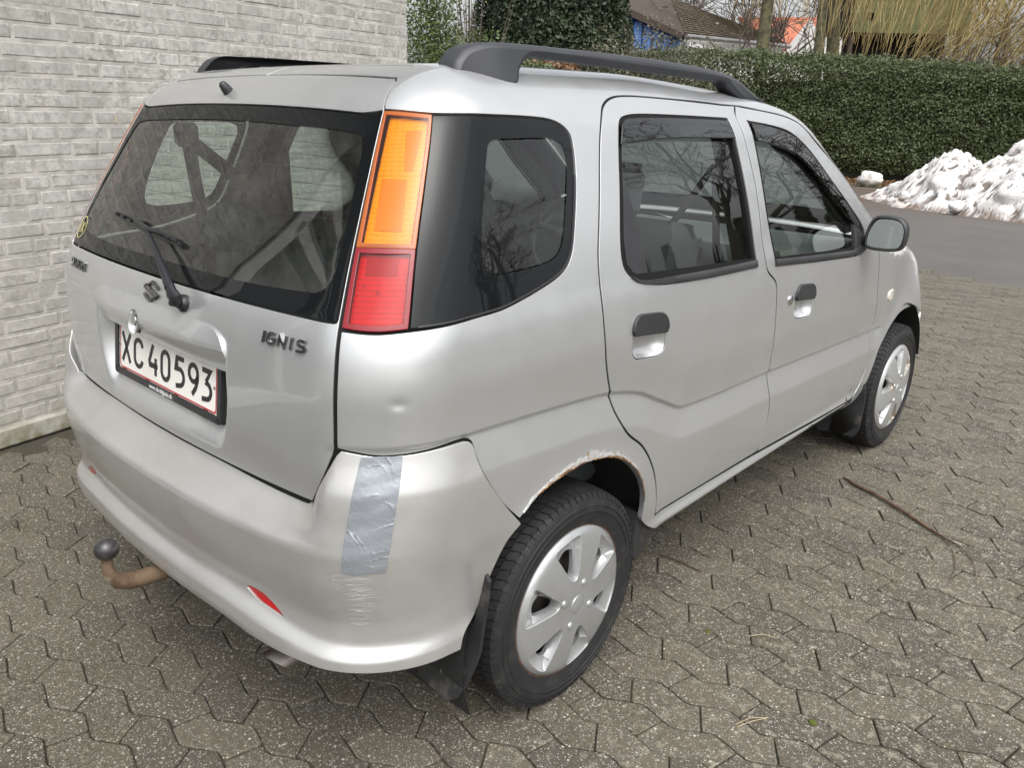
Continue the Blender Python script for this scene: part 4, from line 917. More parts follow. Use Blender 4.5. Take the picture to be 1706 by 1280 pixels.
glassmat('glass_rear',(.56,.65,.60),.66,dirt=.08); glassmat('glass_side',(.90,.95,.92),.66,dirt=.015); glassmat('glass_visor',(.22,.22,.22),.8)
glassmat('glass_front',(.80,.87,.83),1.0)

car=thing('parked_car','silver five-door hatchback with roof rails parked beside the pale brick wall','car')
C_=CT
def cseg(k,a=None,b=None): return [tuple(p) for p in C_[k][a:b]]
# extra mesh rows along the crease
def crease_rows(y0,y1,st=.011,offs=(.03,.018,.013,.010,.0065,.003,0,-.0035,-.008,-.03,-.055,-.070,-.0755,-.080,-.086,-.0925)):
    ys=np.arange(y0,y1,st); return np.concatenate([np.stack([Y2A(ys),Zc(ys)+o],-1) for o in offs])
CRX=crease_rows(-.36,2.12)
# corner part of the crease (a below the straight side)
_a=np.arange(.6,.81,.011); CRX2=np.concatenate([np.stack([_a,np.full(len(_a),.841-.0)+o-.02*(_a-.6)],-1) for o in (.03,.018,.013,.010,.0065,.003,0,-.0035,-.008,-.03,-.055,-.070,-.0755,-.080,-.086,-.0925)])
RD=[(2.0669,1.5070),(1.6236,1.5165),(1.4824,1.5161),(1.4169,1.5025),(1.3668,1.4716),(1.318,1.3964),(1.2387,1.1714),(1.2263,1.0832),(1.2272,.9912),(1.2395,.9142),(1.2768,.8128),(1.300,.7600),(1.345,.7000),(1.421,.6394),(1.4792,.5604),(1.5085,.4819),(1.5171,.4030)]
BS=[(2.0669,1.5070),(2.022,1.46),(2.030,1.25),(2.0433,1.0322),(2.1040,.9800),(2.116,.958),(2.1432,.7959),(2.1557,.6772),(2.1633,.6167),(2.1781,.5326),(2.1706,.459),(2.1535,.396)]
rear_door_poly=RD+BS[::-1][:-1]
FT=[(2.0669,1.5070),(2.233,1.4706),(2.362,1.4344),(2.4306,1.4041),(2.5212,1.3365),(2.7106,1.1996),(2.8503,1.1032),(2.9209,1.0471),(2.985,.985)]
FF_=[(3.0004,.9576),(3.0382,.8858),(3.0780,.7857),(3.1101,.6857),(3.1150,.6464),(3.1085,.6334),(3.1070,.5913),(3.1100,.5458),(3.1000,.4668),(3.044,.3784),(2.9515,.3695)]
front_door_poly=FT[::1]+FF_+[(2.1553,.3928)]+BS[::-1][1:-1]
QG=[(.7881,1.4649),(.95,1.4590),(1.1112,1.4520),(1.1713,1.4443),(1.2035,1.4289),(1.2178,1.4052),(1.2026,1.3271),(1.1671,1.2276),(1.1422,1.168),(1.1124,1.1383),(1.0571,1.1166),(.9267,1.0868),(.8369,1.0797),(.7164,1.0740),(.7288,1.2038),(.7458,1.2991)]
LAMP=[(.6130,1.4862),(.7881,1.4649),(.7458,1.2991),(.7288,1.2038),(.7164,1.0740),(.6658,1.0705),(.6125,1.0740),(.6120,1.282)]
BTOP=[(.6080,.8430),(.6628,.8335),(.7032,.8320),(.8110,.8350),(.8272,.8245),(.835,.7924),(.8532,.7456),(.9024,.6645),(.9500,.6040)]
ARCH=[(.9524,.6076),(1.0073,.6454),(1.084,.6666),(1.1682,.6751),(1.2606,.66),(1.3314,.6294),(1.3875,.5819),(1.434,.5104),(1.4523,.4454)]
# windscreen edge in plan
WS=[(.520,1.13),(.552,1.30),(.592,1.50),(.640,1.75),(.672,1.95)]
ws_wall=[tuple(q) for q in top2wall(WS)]
VT=1.30+.25*math.pi/2
body_poly=[(0,1.612),(.555,1.612),(.594,1.592),(.5965,1.5476),(.6045,1.503),(.6115,1.4882)]+[(.7881,1.4669)]+QG[1:-3]+[(.7164,1.0720),(.6658,1.0685),(.6110,1.0720),(.6098,.9688),(.6060,.8450)]+BTOP[1:-1]+ARCH+[(1.4575,.4050),(1.528,.3530),(1.6,.3555),(2.0757,.3605),(2.7896,.3518),(2.955,.330),(2.955,.3665),(2.1553,.3900),(2.0569,.3930),(1.5171,.4005)]+RD[::-1][1:]+FT[1:]+[(2.99,1.00)]+[(q[0],q[1]) for q in ws_wall[::-1]]+[tuple(top2wall([(.455,1.13)])[0]),(2.1,VT),(0,VT)]
def cl(P): # drop repeated points
    o=[]
    for p in P:
        if not o or np.hypot(p[0]-o[-1][0],p[1]-o[-1][1])>1e-4:o.append(p)
    return o
def rust(): pass
_x,_z=np.meshgrid(np.arange(.665,.735,.005),np.arange(.905,.972,.005)); DNT=np.stack([_x.ravel(),_z.ravel()],-1)
_y=np.arange(1.46,3.0,.012); SIL=np.concatenate([np.stack([_y,np.full(len(_y),z_)],-1) for z_ in (.360,.365,.370,.376,.382)])
body=panel('body',cl(body_poly),'paint',car,mirror=1,extra=np.concatenate([CRX,CRX2,DNT,SIL]),h=.02)
roof=panel('roof',rrect(-.447,.447,-.197,1.13,.004,1),'paint',body,ev=topev(),h=.04,depth=.01,step=.03)
panel('windscreen',[(-.67,1.952),(0,1.99),(.67,1.952),(.64,1.76),(.592,1.51),(.552,1.31),(.522,1.145),(0,1.135),(-.522,1.145),(-.552,1.31),(-.592,1.51),(-.64,1.76)],'glass_front',car,ev=topev(-.004),h=.06,depth=0,step=.04)
# inner liner colours come from the paint's back face
HR=[(1.343+q[0],q[1]-.10*(q[0]-.07)) for q in rrect(0,.141,.885,.990,.032)]
HF=[(2.268+q[0],q[1]-.10*(q[0]-.07)) for q in rrect(0,.141,.828,.933,.032)]
RW=[(1.3253,1.1209),(1.3278,1.1853),(1.3679,1.327),(1.4020,1.4197),(1.4169,1.4421),(1.4362,1.4528),(1.493,1.4604),(1.6513,1.4606),(1.9611,1.4570),(1.9625,1.4057),(1.9682,1.2666),(1.9847,1.0433),(1.7097,1.0478),(1.5078,1.0569),(1.4192,1.0688),(1.3519,1.0919)]
FW=[(2.0765,1.4484),(2.2166,1.4239),(2.3454,1.3899),(2.4456,1.3365),(2.5976,1.2173),(2.7477,1.1056),(2.845,1.030),(2.860,.975),(2.7928,.981),(2.3788,1.0078),(2.1053,1.0308),(2.0752,1.2031)]
def bowl(name,poly,m,parent,deep,mirror,offs=0,ca=None,mode=0):
    """pressed cup behind a panel hole"""
    P=ccw(dens(poly,.011)); c=P.mean(0); rings=[P,c+(P-c)*.93,c+(P-c)*.78,c+(P-c)*.45]; ds=[-.002,-.010,-deep*.9,-deep]
    V=[];Fc=[]
    for r,d in zip(rings,ds):
        p,n=evalp(r,mode,offs); V.append(p+n*d)
    p,n=evalp(c[None],mode,offs); k=len(P); V.append(p-n*deep); V=np.concatenate(V)
    for i in range(3):
        for j in range(k): Fc.append((i*k+j,i*k+(j+1)%k,(i+1)*k+(j+1)%k,(i+1)*k+j))
    for j in range(k): Fc.append((3*k+j,3*k+(j+1)%k,4*k))
    if mirror==-1: V=V*[-1,1,1]; Fc=[f[::-1] for f in Fc]
    return meshobj(name,V,Fc,m,parent,autos=60)
def strip(name,line,w,m,parent,off,thick,mirror=0,closed=False,step=.012,mode=0):
    """raised bar following a line on the body"""
    P=dens(line,step,closed); p,n=evalp(P,mode); e=np.roll(p,-1,0)-np.roll(p,1,0)
    if not closed: e[0]=p[1]-p[0];e[-1]=p[-1]-p[-2]
    e=nrm(e);t=nrm(np.cross(e,n)); ww=w/2 if np.isscalar(w) else (np.interp(np.linspace(0,1,len(p)),np.linspace(0,1,len(w)),w)/2)[:,None]
    prof=[(-1,0),(-1,.6),(-.75,1),(.75,1),(1,.6),(1,0)]
    V=np.concatenate([p+t*ww*a+n*(off+thick*b) for a,b in prof]); k=len(p);Fc=[]
    for i in range(5):
        for j in range(k if closed else k-1): Fc.append((i*k+j,i*k+(j+1)%k,(i+1)*k+(j+1)%k,(i+1)*k+j))
    if not closed: Fc+= [tuple(i*k for i in range(6)),tuple(i*k+k-1 for i in range(5,-1,-1))]
    if mirror==-1: V=V*[-1,1,1]; Fc=[f[::-1] for f in Fc]
    return meshobj(name,V,Fc,m,parent,autos=50)
for sd in (1,-1):
    mi=0 if sd==1 else -1
    lab='right' if sd==1 else 'left'
    # rear door
    d=panel('rear_door',rear_door_poly,'paint',car,holes=[RW]+([HR] if sd==1 else []),mirror=mi,extra=CRX,h=.022,hdepth=.012)
    f=panel('front_door',front_door_poly,'paint',car,holes=[FW]+([HF] if sd==1 else []),mirror=mi,extra=CRX,h=.022,hdepth=.012)
    for dd,W,slat in ((d,RW,0),(f,FW,1)):
        Wd=ccw(dens(W,.011)); inn=inset(Wd,.013)
        # lower belt strip is broader
        lowv=np.interp(inn[:,0],[1.3,2.0,2.1,2.9],[1.098,1.062,1.052,1.000]) ; inn=inn.copy()
        inn[:,1]=np.maximum(inn[:,1],lowv)
        panel('window_frame',Wd,'rubber_and_shade',dd,holes=[inn],off=-.004,mirror=mi,h=.01,raw=True,gap=-.001,depth=.02,step=.02)
        panel('window_pane',inset(Wd,.006),'glass_side',dd,off=-.012,mirror=mi,h=.05,raw=True,depth=0)
    if 1:
        panel('window_applique',[(1.342,1.120),(1.345,1.185),(1.381,1.322),(1.392,1.305),(1.430,1.09),(1.425,1.076),(1.365,1.098)],'black_plastic',d,off=-.005,mirror=mi,h=.02,depth=.008,sharp=30)
        panel('wind_deflector',[(1.385,1.383),(1.412,1.436),(1.44,1.449),(1.65,1.4525),(1.952,1.449),(1.957,1.392),(1.65,1.398),(1.43,1.390)],'glass_visor',d,off=.006,mirror=mi,h=.03,depth=.01,sharp=35)
        panel('wind_deflector',[(2.083,1.385),(2.083,1.442),(2.2166,1.4179),(2.3424,1.3849),(2.4406,1.3315),(2.5936,1.2123),(2.7377,1.1056),(2.8,1.058),(2.775,1.05),(2.70,1.095),(2.553,1.200),(2.41,1.297),(2.32,1.338),(2.20,1.367)],'glass_visor',f,off=.006,mirror=mi,h=.03,depth=.01,sharp=35)
    strip('belt_strip',[(1.348,1.092),(1.375,1.0785),(1.42,1.0705),(1.51,1.0635),(1.71,1.0545),(1.978,1.0485)],[.004,.012,.018,.021,.022,.022,.022,.022],'black_plastic',d,-.001,.007,mi)
    strip('belt_strip',[(2.10,1.0365),(2.38,1.0175),(2.80,.9925),(2.853,.9895)],.022,'black_plastic',f,-.001,.007,mi)
    strip('door_gap_shade',rear_door_poly,.030,'rubber_and_shade',d,-.0058,.003,mi,closed=True); strip('door_gap_shade',front_door_poly,.030,'rubber_and_shade',f,-.0058,.003,mi,closed=True)  # black strips just under the door gaps stand in for the shade there
    # fender
    fp=FF_[::-1][1:]+[(3.0004,.9576),(2.99,1.01)]
    fp=[(2.960,.3300),(2.958,.3695)]+FF_[::-1][1:]+[(2.994,.992)]+[tuple(q) for q in top2wall([(.66,2.02),(.655,2.3),(.645,2.6),(.60,2.83)])]+[(4.0,.70),(3.965,.60),(3.925,.556)]+[(3.85,.605),(3.75,.633),(3.6189,.6451),(3.52,.6520),(3.4236,.6492),(3.36,.634),(3.3004,.6097),(3.2138,.5399),(3.18,.48),(3.138,.3936),(3.1108,.355),(3.07,.334)]
    fp[0:2]=[(2.962,.3290),(2.958,.3640)]
    fe=panel('fender',cl(fp),'paint',car,mirror=mi,extra=CRX,h=.025)
    panel('side_indicator',[(3.23+q[0],q[1]) for q in rrect(0,.062,.742,.772,.012)],'indicator_lens' if 'indicator_lens' in MT else mat('indicator_lens',(.75,.70,.62),.15,coat=1),fe,mirror=mi,off=.005,h=.012,depth=.01,gap=0,step=.004)
hood=panel('bonnet',[(-.655,2.02),(-.40,1.992),(0,1.99),(.40,1.992),(.655,2.02),(.652,2.3),(.642,2.6),(.595,2.83),(.3,2.93),(0,2.95),(-.3,2.93),(-.595,2.83),(-.642,2.6),(-.652,2.3)],'paint',car,ev=topev(),h=.07,step=.04,sharp=40)
fb=panel('front_bumper',cl([(0,.83)]+[(4.45,.80),(4.2,.76),(4.0,.695),(3.968,.60),(3.928,.55),(3.93,.45),(3.93,.30),(4.2,.24),(4.45,.22)]+[(4.46+.45,.22),(4.46+.45,.83)])[1:],'paint_dusty',car,mirror=1,h=.05,step=.03,gap=.001)
# tailgate
HP0=[(-.330,.90),(-.345,.955),(-.328,.992),(-.285,1.0150),(-.16,1.0215),(0,1.0225),(.16,1.0215),(.285,1.0150),(.328,.992),(.345,.955),(.345,.90)]
TG=[(.5540,.7165),(.5834,.7830),(.6010,.8330),(.6035,.8448),(.6068,.9688),(.6085,1.075),(.6085,1.282),(.6085,1.486),(.6015,1.503),(.5925,1.5476),(.590,1.588),(.553,1.606)]
tg_poly=[(0,.7165),(.30,.7175)]+TG+[(-q[0],q[1]) for q in TG[::-1]]+[(-.30,.7175)]
RG=rrect(-.6045,.6045,1.0815,1.4885,.006,2)
RGd=[tuple(q) for q in RG]
_x,_z=np.meshgrid(np.arange(-.40,.401,.0065),np.arange(.72,1.0,.0065)); _k=(np.abs(np.abs(_x)-.315)<.045)|(_z<.80)|((_z>.94)&(_z<1.0)); TGX=np.stack([_x[_k],_z[_k]],-1)
tailgate=panel('tailgate',tg_poly,'paint',car,holes=[RGd],extra=TGX,h=.02,hdepth=.006,gap=.002,step=.014)
inn=[(.545,1.1300),(.575,1.165),(.556,1.385),(.525,1.428),(.30,1.437),(0,1.440),(-.30,1.437),(-.525,1.428),(-.556,1.385),(-.575,1.165),(-.545,1.13),(0,1.122)]
innR=dens([(q[0],q[1]) for q in inn],.02,sharp=80)
panel('window_border',RGd,'gloss_black',tailgate,holes=[innR],off=-.0015,h=.03,gap=.0035,depth=0)
rw=panel('rear_window',RGd,'glass_rear',tailgate,off=-.0035,h=.04,gap=.004,depth=0)
tcx=[]
heat=MB()
for i in range(9):
    v=1.165+i*.030; q=np.stack([np.linspace(-.535,.535,14),np.full(14,v)],-1); p,n=evalp(q,0,-.007); heat.tube(p,.0006,3,False)
heat.build('heating_wire',mat('heating_wire',(.12,.05,.03),.6),rw)
strip('tailgate_gap_shade',tg_poly,.028,'rubber_and_shade',tailgate,-.0065,.003,0,closed=True)  # shade of the tailgate gap, added as a black strip near the surface
for mi in (0,-1): strip('bumper_gap_shade',BTOP[:-1]+[(.9400,.612)],.026,'rubber_and_shade',body,-.0065,.003,mi)  # dark strip added along the bumper seam so the gap looks shaded
# handle garnish above the plate
def hpd(q):
    u=np.abs(q[:,0]);v=q[:,1]; t=np.clip((1.0235-v)/.085,0,1); return .0035+.015*np.sin(t*math.pi*.62)*(1-.8*sm(.22,.345,u))-.018*sm(.45,1,t)*(1-.15*sm(.285,.34,u))
LK=[(-.062+.0*0+q[0],q[1]) for q in rrect(0,.056,.925,.992,.024)]
LK=[(-.076,.945),(-.084,.962),(-.078,.990),(-.060,.999),(-.036,.994),(-.032,.975),(-.040,.950),(-.058,.941)]
hp=panel('handle_panel',[(-.338,.948),(-.338,.965),(-.324,.997),(-.278,1.0180),(-.16,1.0235),(0,1.0245),(.16,1.0235),(.270,1.0180),(.310,.998),(.325,.965),(.326,.940),(.318,.930),(.26,.933),(0,.938),(-.290,.940),(-.330,.938)],'paint',tailgate,holes=[LK],mode=2,disp=hpd,depth=.03,gap=0,h=.018,sharp=70,hdepth=.01)
bowl('lock_recess',LK,'paint',hp,.010,0,.0165,mode=2)
# rear bumper
BP_ARCH=[(.9522,.5990),(.9141,.5701),(.8700,.4972),(.8323,.4231),(.8060,.3941),(.7980,.3600)]
bp=[(.5575,.7125),(.5860,.7810),(.6075,.8330),(.6140,.8420)]+[(q[0]+.0005,q[1]-.0012) for q in BTOP[1:-1]]+[(.9510,.6010)]+BP_ARCH
def lipz(a): return np.interp(np.abs(a),[0,.45,.6,.75,.80],[.367,.368,.372,.368,.356])
low=[(a,float(lipz(a))) for a in (.76,.68,.60,.5,.35,.2,0)]
half=bp+low
bump_poly=[(0,.7105),(.30,.7115)]+half[:-1]+[(0,.367)]+[(-q[0],q[1]) for q in half[:-1][::-1]]+[(-.30,.7115)]
_b=[]
for v in (.372,.378,.385,.392,.40,.41,.42,.428,.434,.438,.443,.449,.455,.461,.467,.474,.482,.630,.636,.642,.648,.654,.660,.668,.676,.684,.692,.700):
    aa=np.arange(-.80,.8,.014); _b.append(np.stack([aa,v-(.040*sm(.28,.64,np.minimum(np.abs(aa),1))*(1-sm(.40,.50,v-.02)) if v<.5 else 0*aa)],-1))
CR3=np.concatenate(_b+[CRX2,CRX2*[-1,1],CRX])
REF=[(.400,.468),(.4085,.4744),(.430,.4765),(.4542,.4740),(.480,.458),(.5007,.4390),(.463,.4476),(.430,.4550)]
REFL=[(-q[0],q[1]) for q in REF]
bumper=panel('rear_bumper',cl(bump_poly),'paint_dusty',car,holes=[REF,REFL],mode=1,extra=CR3,h=.02,gap=.0015,depth=.03,hdepth=.008,lip=.002)
mat('red_lens',(.42,.008,.012),.18,coat=1,coat_rough=0)
for q in (REF,REFL): panel('reflector',q,'red_lens',bumper,mode=1,off=-.004,h=.015,gap=.001,depth=.004)
# ------------------------------------------------------------------ car: fitted parts
def slab(name,poly,x0,x1,bev,m,parent,mirrorx=False,tapering=None,label=None):
    """thick plate with rounded rim, outline in (y,z), between x0 (inner) and x1 (outer)"""
    P=ccw(poly); k=len(P); rings=[]
    ins=[(x0,0),(x1-bev,0),(x1-bev*.3,bev*.3),(x1,bev)]
    V=[];Fc=[]
    for x,d in ins:
        Q=inset(P,d) if d else P
        for p in Q: V.append((x+(tapering(p) if tapering else 0),p[0],p[1]))
    for r in range(3):
        for i in range(k): Fc.append((r*k+i,r*k+(i+1)%k,(r+1)*k+(i+1)%k,(r+1)*k+i))
    v2,t,l=fill(inset(P,bev),(),None); b=len(V)
    for p in v2: V.append((x1+(tapering(p) if tapering else 0),p[0],p[1]))
    Fc+=[tuple(b+i for i in f) for f in t]
    if mirrorx: V=[(-a,b_,c) for a,b_,c in V]; Fc=[f[::-1] for f in Fc]
    return meshobj(name,V,Fc,m,parent,autos=40,label=label)
# roof rails
rail=[(-.178,1.505),(-.182,1.530),(-.170,1.555),(-.150,1.575),(-.122,1.588),(-.085,1.594),(.17,1.596),(.50,1.594),(.80,1.584),(.93,1.573),(.99,1.562),(1.05,1.542),(1.12,1.520),(1.19,1.500),(1.03,1.500),(.975,1.515),(.935,1.535),(.915,1.548),(.88,1.553),(.50,1.563),(.075,1.572),(.030,1.570),(.000,1.560),(-.020,1.540),(-.030,1.505)]
railD=dens(rail,.02,sharp=60)
def railt(p): return -.0*p[0]+ .016*sm(.09,0,1.60-p[1]+.0)*-1 + (-.018*sm(.8,1.2,p[0])) + (-.040*sm(-.04,-.19,p[0]))
for s in (0,1): slab('roof_rail',railD,.540,.596,.012,'rail_plastic',car,bool(s),railt)
# wheels ---------------------------------------------------------
TR=.2920; RH=.2005
def tyre_mesh():
    prof=[(-.080,.205),(-.086,.222),(-.089,.245),(-.086,.266),(-.078,.279),(-.068,.2845),(0,.2865),(.068,.2845),(.078,.279),(.086,.266),(.0885,.252),(.0895,.243),(.0885,.236),(.087,.222),(.083,.210),(.0815,.2045),(.074,.200)]
    return prof
mat('tyre',(.010,.010,.011),.72,var=((.030,.029,.027),26,.5,.8),bump=(220,.25,.001),back=None)
mat('hubcap',(.46,.47,.475),.34,.65,coat=.4,coat_rough=.15,var=((.38,.38,.37),9,.5,.8))
mat('hubcap_rusty',(.50,.51,.51),.34,.6,coat=.4,coat_rough=.15,var=((.40,.29,.17),7,.60,.70))
mat('steel_wheel',(.05,.045,.04),.6,.3,var=((.16,.13,.11),12,.45,.7))
mat('rust',(.13,.055,.028),.85,var=((.035,.025,.02),24,.42,.6),bump=(120,.6,.003))
def gear_plate(parent,m,right=1):
    """hubcap: dished plate with six U-shaped pressed windows, each with an opening at its hub side"""
    cr_=[0,.05,.09,.12,.15,.17,.184,.190,.195,.199,.2005]; cx_=[.0292,.0292,.0277,.0252,.0218,.0188,.0155,.0125,.009,.005,-.001]
    X=lambda P:np.interp(np.hypot(P[:,0],P[:,1]),cr_,cx_)
    U=[(.0745,0),(.078,.0085),(.088,.0150),(.110,.0245),(.140,.0360),(.165,.0455),(.1745,.0475),(.1800,.0420),(.1835,.020)]
    U=U+[(.1840,0)]+[(r,-t) for r,t in U[1:][::-1]]
    Ud=dens(U,.004,sharp=75)
    wins=[]
    for k in range(6):
        c=R(100-60*k); ca,sa=math.cos(c),math.sin(c); wins.append(ccw(np.stack([Ud[:,0]*ca-Ud[:,1]*sa,Ud[:,0]*sa+Ud[:,1]*ca],-1)))
    circ=np.array([(.197*math.cos(t),.197*math.sin(t)) for t in np.linspace(0,2*math.pi,144,endpoint=False)])
    v2,tr,loops=fill(circ,[inset(w,-.0012) for w in wins],.008); x=X(v2)
    V=[np.stack([x,v2],0) if False else np.column_stack([x,v2])]; Fc=[tuple(t) for t in tr]; base=len(v2); th=lambda n:None
    def ring(prev,P,xx,rev):
        nonlocal base
        k=len(P); V.append(np.column_stack([xx,P])); new=list(range(base,base+k)); base+=k
        for i in range(k):
            j=(i+1)%k; f=(prev[i],new[i],new[j],prev[j]); Fc.append(f if rev else f[::-1])
        return new
    L=loops[0]; P=v2[L]; rr=np.hypot(P[:,0],P[:,1])[:,None]
    r1=ring(L,P/rr*.1992,np.full(len(L),.0048),True); r2=ring(r1,P/rr*.2006,np.full(len(L),-.001),True); ring(r2,P/rr*.2006,np.full(len(L),-.014),True)
    for k,Lh in enumerate(loops[1:]):
        W=inset(wins[k],-.0012); c=R(100-60*k); hub=np.array([math.cos(c),math.sin(c)])
        a1=ring(Lh,inset(W,.0012),X(W)-.0012,False)
        W2=inset(W,.0022); a2=ring(a1,W2,X(W)-.0050,False)
        # sloping floor down to the opening
        ctr=hub*.118; rad=(W2@hub); shrink=np.interp(rad,[.075,.12,.18],[.96,.86,.66]); 
        O_=W2@np.column_stack([hub,[-hub[1],hub[0]]]); O_=np.column_stack([np.where(O_[:,0]>.150,.150+(O_[:,0]-.150)*.15-(.012*(O_[:,1]/.045)**2),O_[:,0]+.0015),O_[:,1]*np.interp(O_[:,0],[.075,.12,.18],[.90,.80,.60])])
        O3=O_@np.column_stack([hub,[-hub[1],hub[0]]]).T
        mid=W2*.55+O3*.45; a3=ring(a2,mid,X(W)-.0125,False); a4=ring(a3,O3,X(O3)-.0195,False); ring(a4,O3,X(O3)-.030,False)
    g=MB(); g.V=[tuple(q) for q in np.concatenate(V)]; g.F=Fc
    for j in range(4):
        cy,cz=.0575*math.cos(R(65+90*j)),.0575*math.sin(R(65+90*j)); g.lathe([(.0290,.0125),(.0302,.0118),(.0296,.0105),(.0292,.0092),(.0318,.0085),(.0330,.0065),(.0335,0)],20,'x',(0,cy,cz))
    g.lathe([(.0291,.0262),(.0300,.0255),(.0300,.0248),(.0288,.0243),(.0302,.0236),(.0316,.018),(.0322,0)],48,'x')
    if right!=1: g.V=[(-v[0],v[1],v[2]) for v in g.V]
    bm=bmesh.new(); me=bpy.data.meshes.new('hubcap'); me.from_pydata(g.V,[],g.F); bm.from_mesh(me); bmesh.ops.recalc_face_normals(bm,faces=bm.faces); bm.to_mesh(me); bm.free()
    o=link('hubcap',me,m,parent); me.set_sharp_from_angle(angle=R(28)); return o
def wheel(x,y,s,m='hubcap',steer=0,first=None,label=None):
    w=bpy.data.objects.new('wheel',None); col.objects.link(w); w.parent=car; w.location=(x-s*.0865,y,TR-.004); w.rotation_euler=(0,0,steer)
    if first:
        for ch in list(first.children):
            c=ch.copy(); col.objects.link(c); c.parent=w
            if s!=first['side']: c.rotation_euler=(0,0,math.pi)
            if m!=first['m'] and ch.name.startswith('hubcap'):
                c.data=ch.data.copy(); c.data.materials.clear(); c.data.materials.append(MT[m])
        w['side']=s; return w
    w['side']=s; w['m']=m
    t=MB().lathe([(a,b) for a,b in tyre_mesh()][::-1],120,'x')
    # tread blocks: five ribs, cut by slanted sipes
    rt=.2925
    for k in range(76):
        a0=2*math.pi*k/76; da=2*math.pi/76
        for (xa,xb,sl,ph) in ((-.076,-.050,.30,0),(-.046,-.020,.55,.35),(-.016,.016,0,.6),(.020,.046,-.55,.35),(.050,.0765,-.30,0)):
            V=[]
            for xx in (xa,xb):
                rr=rt-(abs(xx)/.0765)**3*.006
                for q,rad in ((.06,rr),(.90,rr),(.90,rr-.010),(.06,rr-.010)):
                    a=a0+da*(q+ph+sl*(xx-xa)/(xb-xa)); V.append((xx,rad*math.cos(a),rad*math.sin(a)))
            t.add(V,[(0,4,5,1),(1,5,6,2),(2,6,7,3),(3,7,4,0),(0,1,2,3),(7,6,5,4)])
    # shoulder ribs on the sidewall
    for k in range(76):
        for sg in (-1,1):
            a0=2*math.pi*(k+.15)/76; V=[]
            for q in (0,.55*2*math.pi/76):
                for rad,xx in ((.286,.0775),(.2735,.0850),(.2725,.080),(.283,.070)): V.append((sg*xx,rad*math.cos(a0+q),rad*math.sin(a0+q)))
            t.add(V,[(0,1,5,4),(1,2,6,5),(3,0,4,7),(0,3,2,1),(4,5,6,7)])
    for rr,xx in ((.2555,.0893),(.2405,.0900)): t.lathe([(s*(xx-.002),rr-.0025),(s*(xx+.0012),rr-.001),(s*(xx+.0012),rr+.001),(s*(xx-.002),rr+.0025)],120,'x')
    t.build('tyre','tyre',w,autos=30)
    t=MB().lathe([(s*a,b) for a,b in ((-.07,.19),(-.02,.165),(.02,.150),(.028,.13),(.022,.09),(.034,.07),(.036,.05),(.036,.0))],60,'x'); t.build('steel_rim','steel_wheel',w,label='dark rusty steel wheel behind the hubcap')
    MB().lathe([(s*.055,.196),(s*.0785,.198),(s*.081,.2045),(s*.079,.2065),(s*.060,.205)],90,'x').build('rim_edge','rust',w,label='rusty rim edge')
    h=gear_plate(w,m,s); h.location=(s*.0775,0,0)
    return w
W1=wheel(.783,0,1)
W2=wheel(.797,2.362,1,'hubcap_rusty',first=W1,steer=-.012)
W3=wheel(-.783,0,-1,first=W1); W4=wheel(-.797,2.362,-1,first=W1,steer=-.012)
for n_ in ('m','side'):
    if n_ in W1: del W1[n_]
for w_ in (W2,W3,W4):
    if 'side' in w_: del w_['side']
W2['label']='front wheel with rust-stained hubcap'
# wheel wells and under body
mat('under',(.012,.012,.012),.95)
wl=MB()
for y in (0,2.362):
    for s in (1,-1):
        n=40; V=[];Fc=[]
        for k in range(n+1):
            a=math.pi*(.06+1.06*k/n); V+=[(s*.780,y+.378*math.cos(a),.292+.385*math.sin(a)),(s*.44,y+.378*math.cos(a),.292+.385*math.sin(a))]
        for k in range(n): Fc.append((2*k,2*k+1,2*k+3,2*k+2))
        b=len(V); V.append((s*.44,y,.292)); Fc+=[(2*k+1,b,2*k+3) for k in range(n)]
        wl.add(V,Fc)
wl.box((0,1.2,.30),(1.30,1.66,.10)); wl.box((0,1.2,.50),(1.44,1.66,.05)); wl.box((0,2.75,.30),(1.2,.42,.2)); wl.box((0,-.08,.40),(.86,.86,.10)); wl.box((0,1.2,.40),(.9,3.0,.05)); wl.box((0,-.42,.345),(1.18,.30,.06))
wl.box((0,2.3,.62),(.85,.9,.42))
wl.build('underbody','under',car,smooth=False)
MB().tube([(-.7,0,.27),(.7,0,.27)],.035,12).build('rear_axle','under',car)
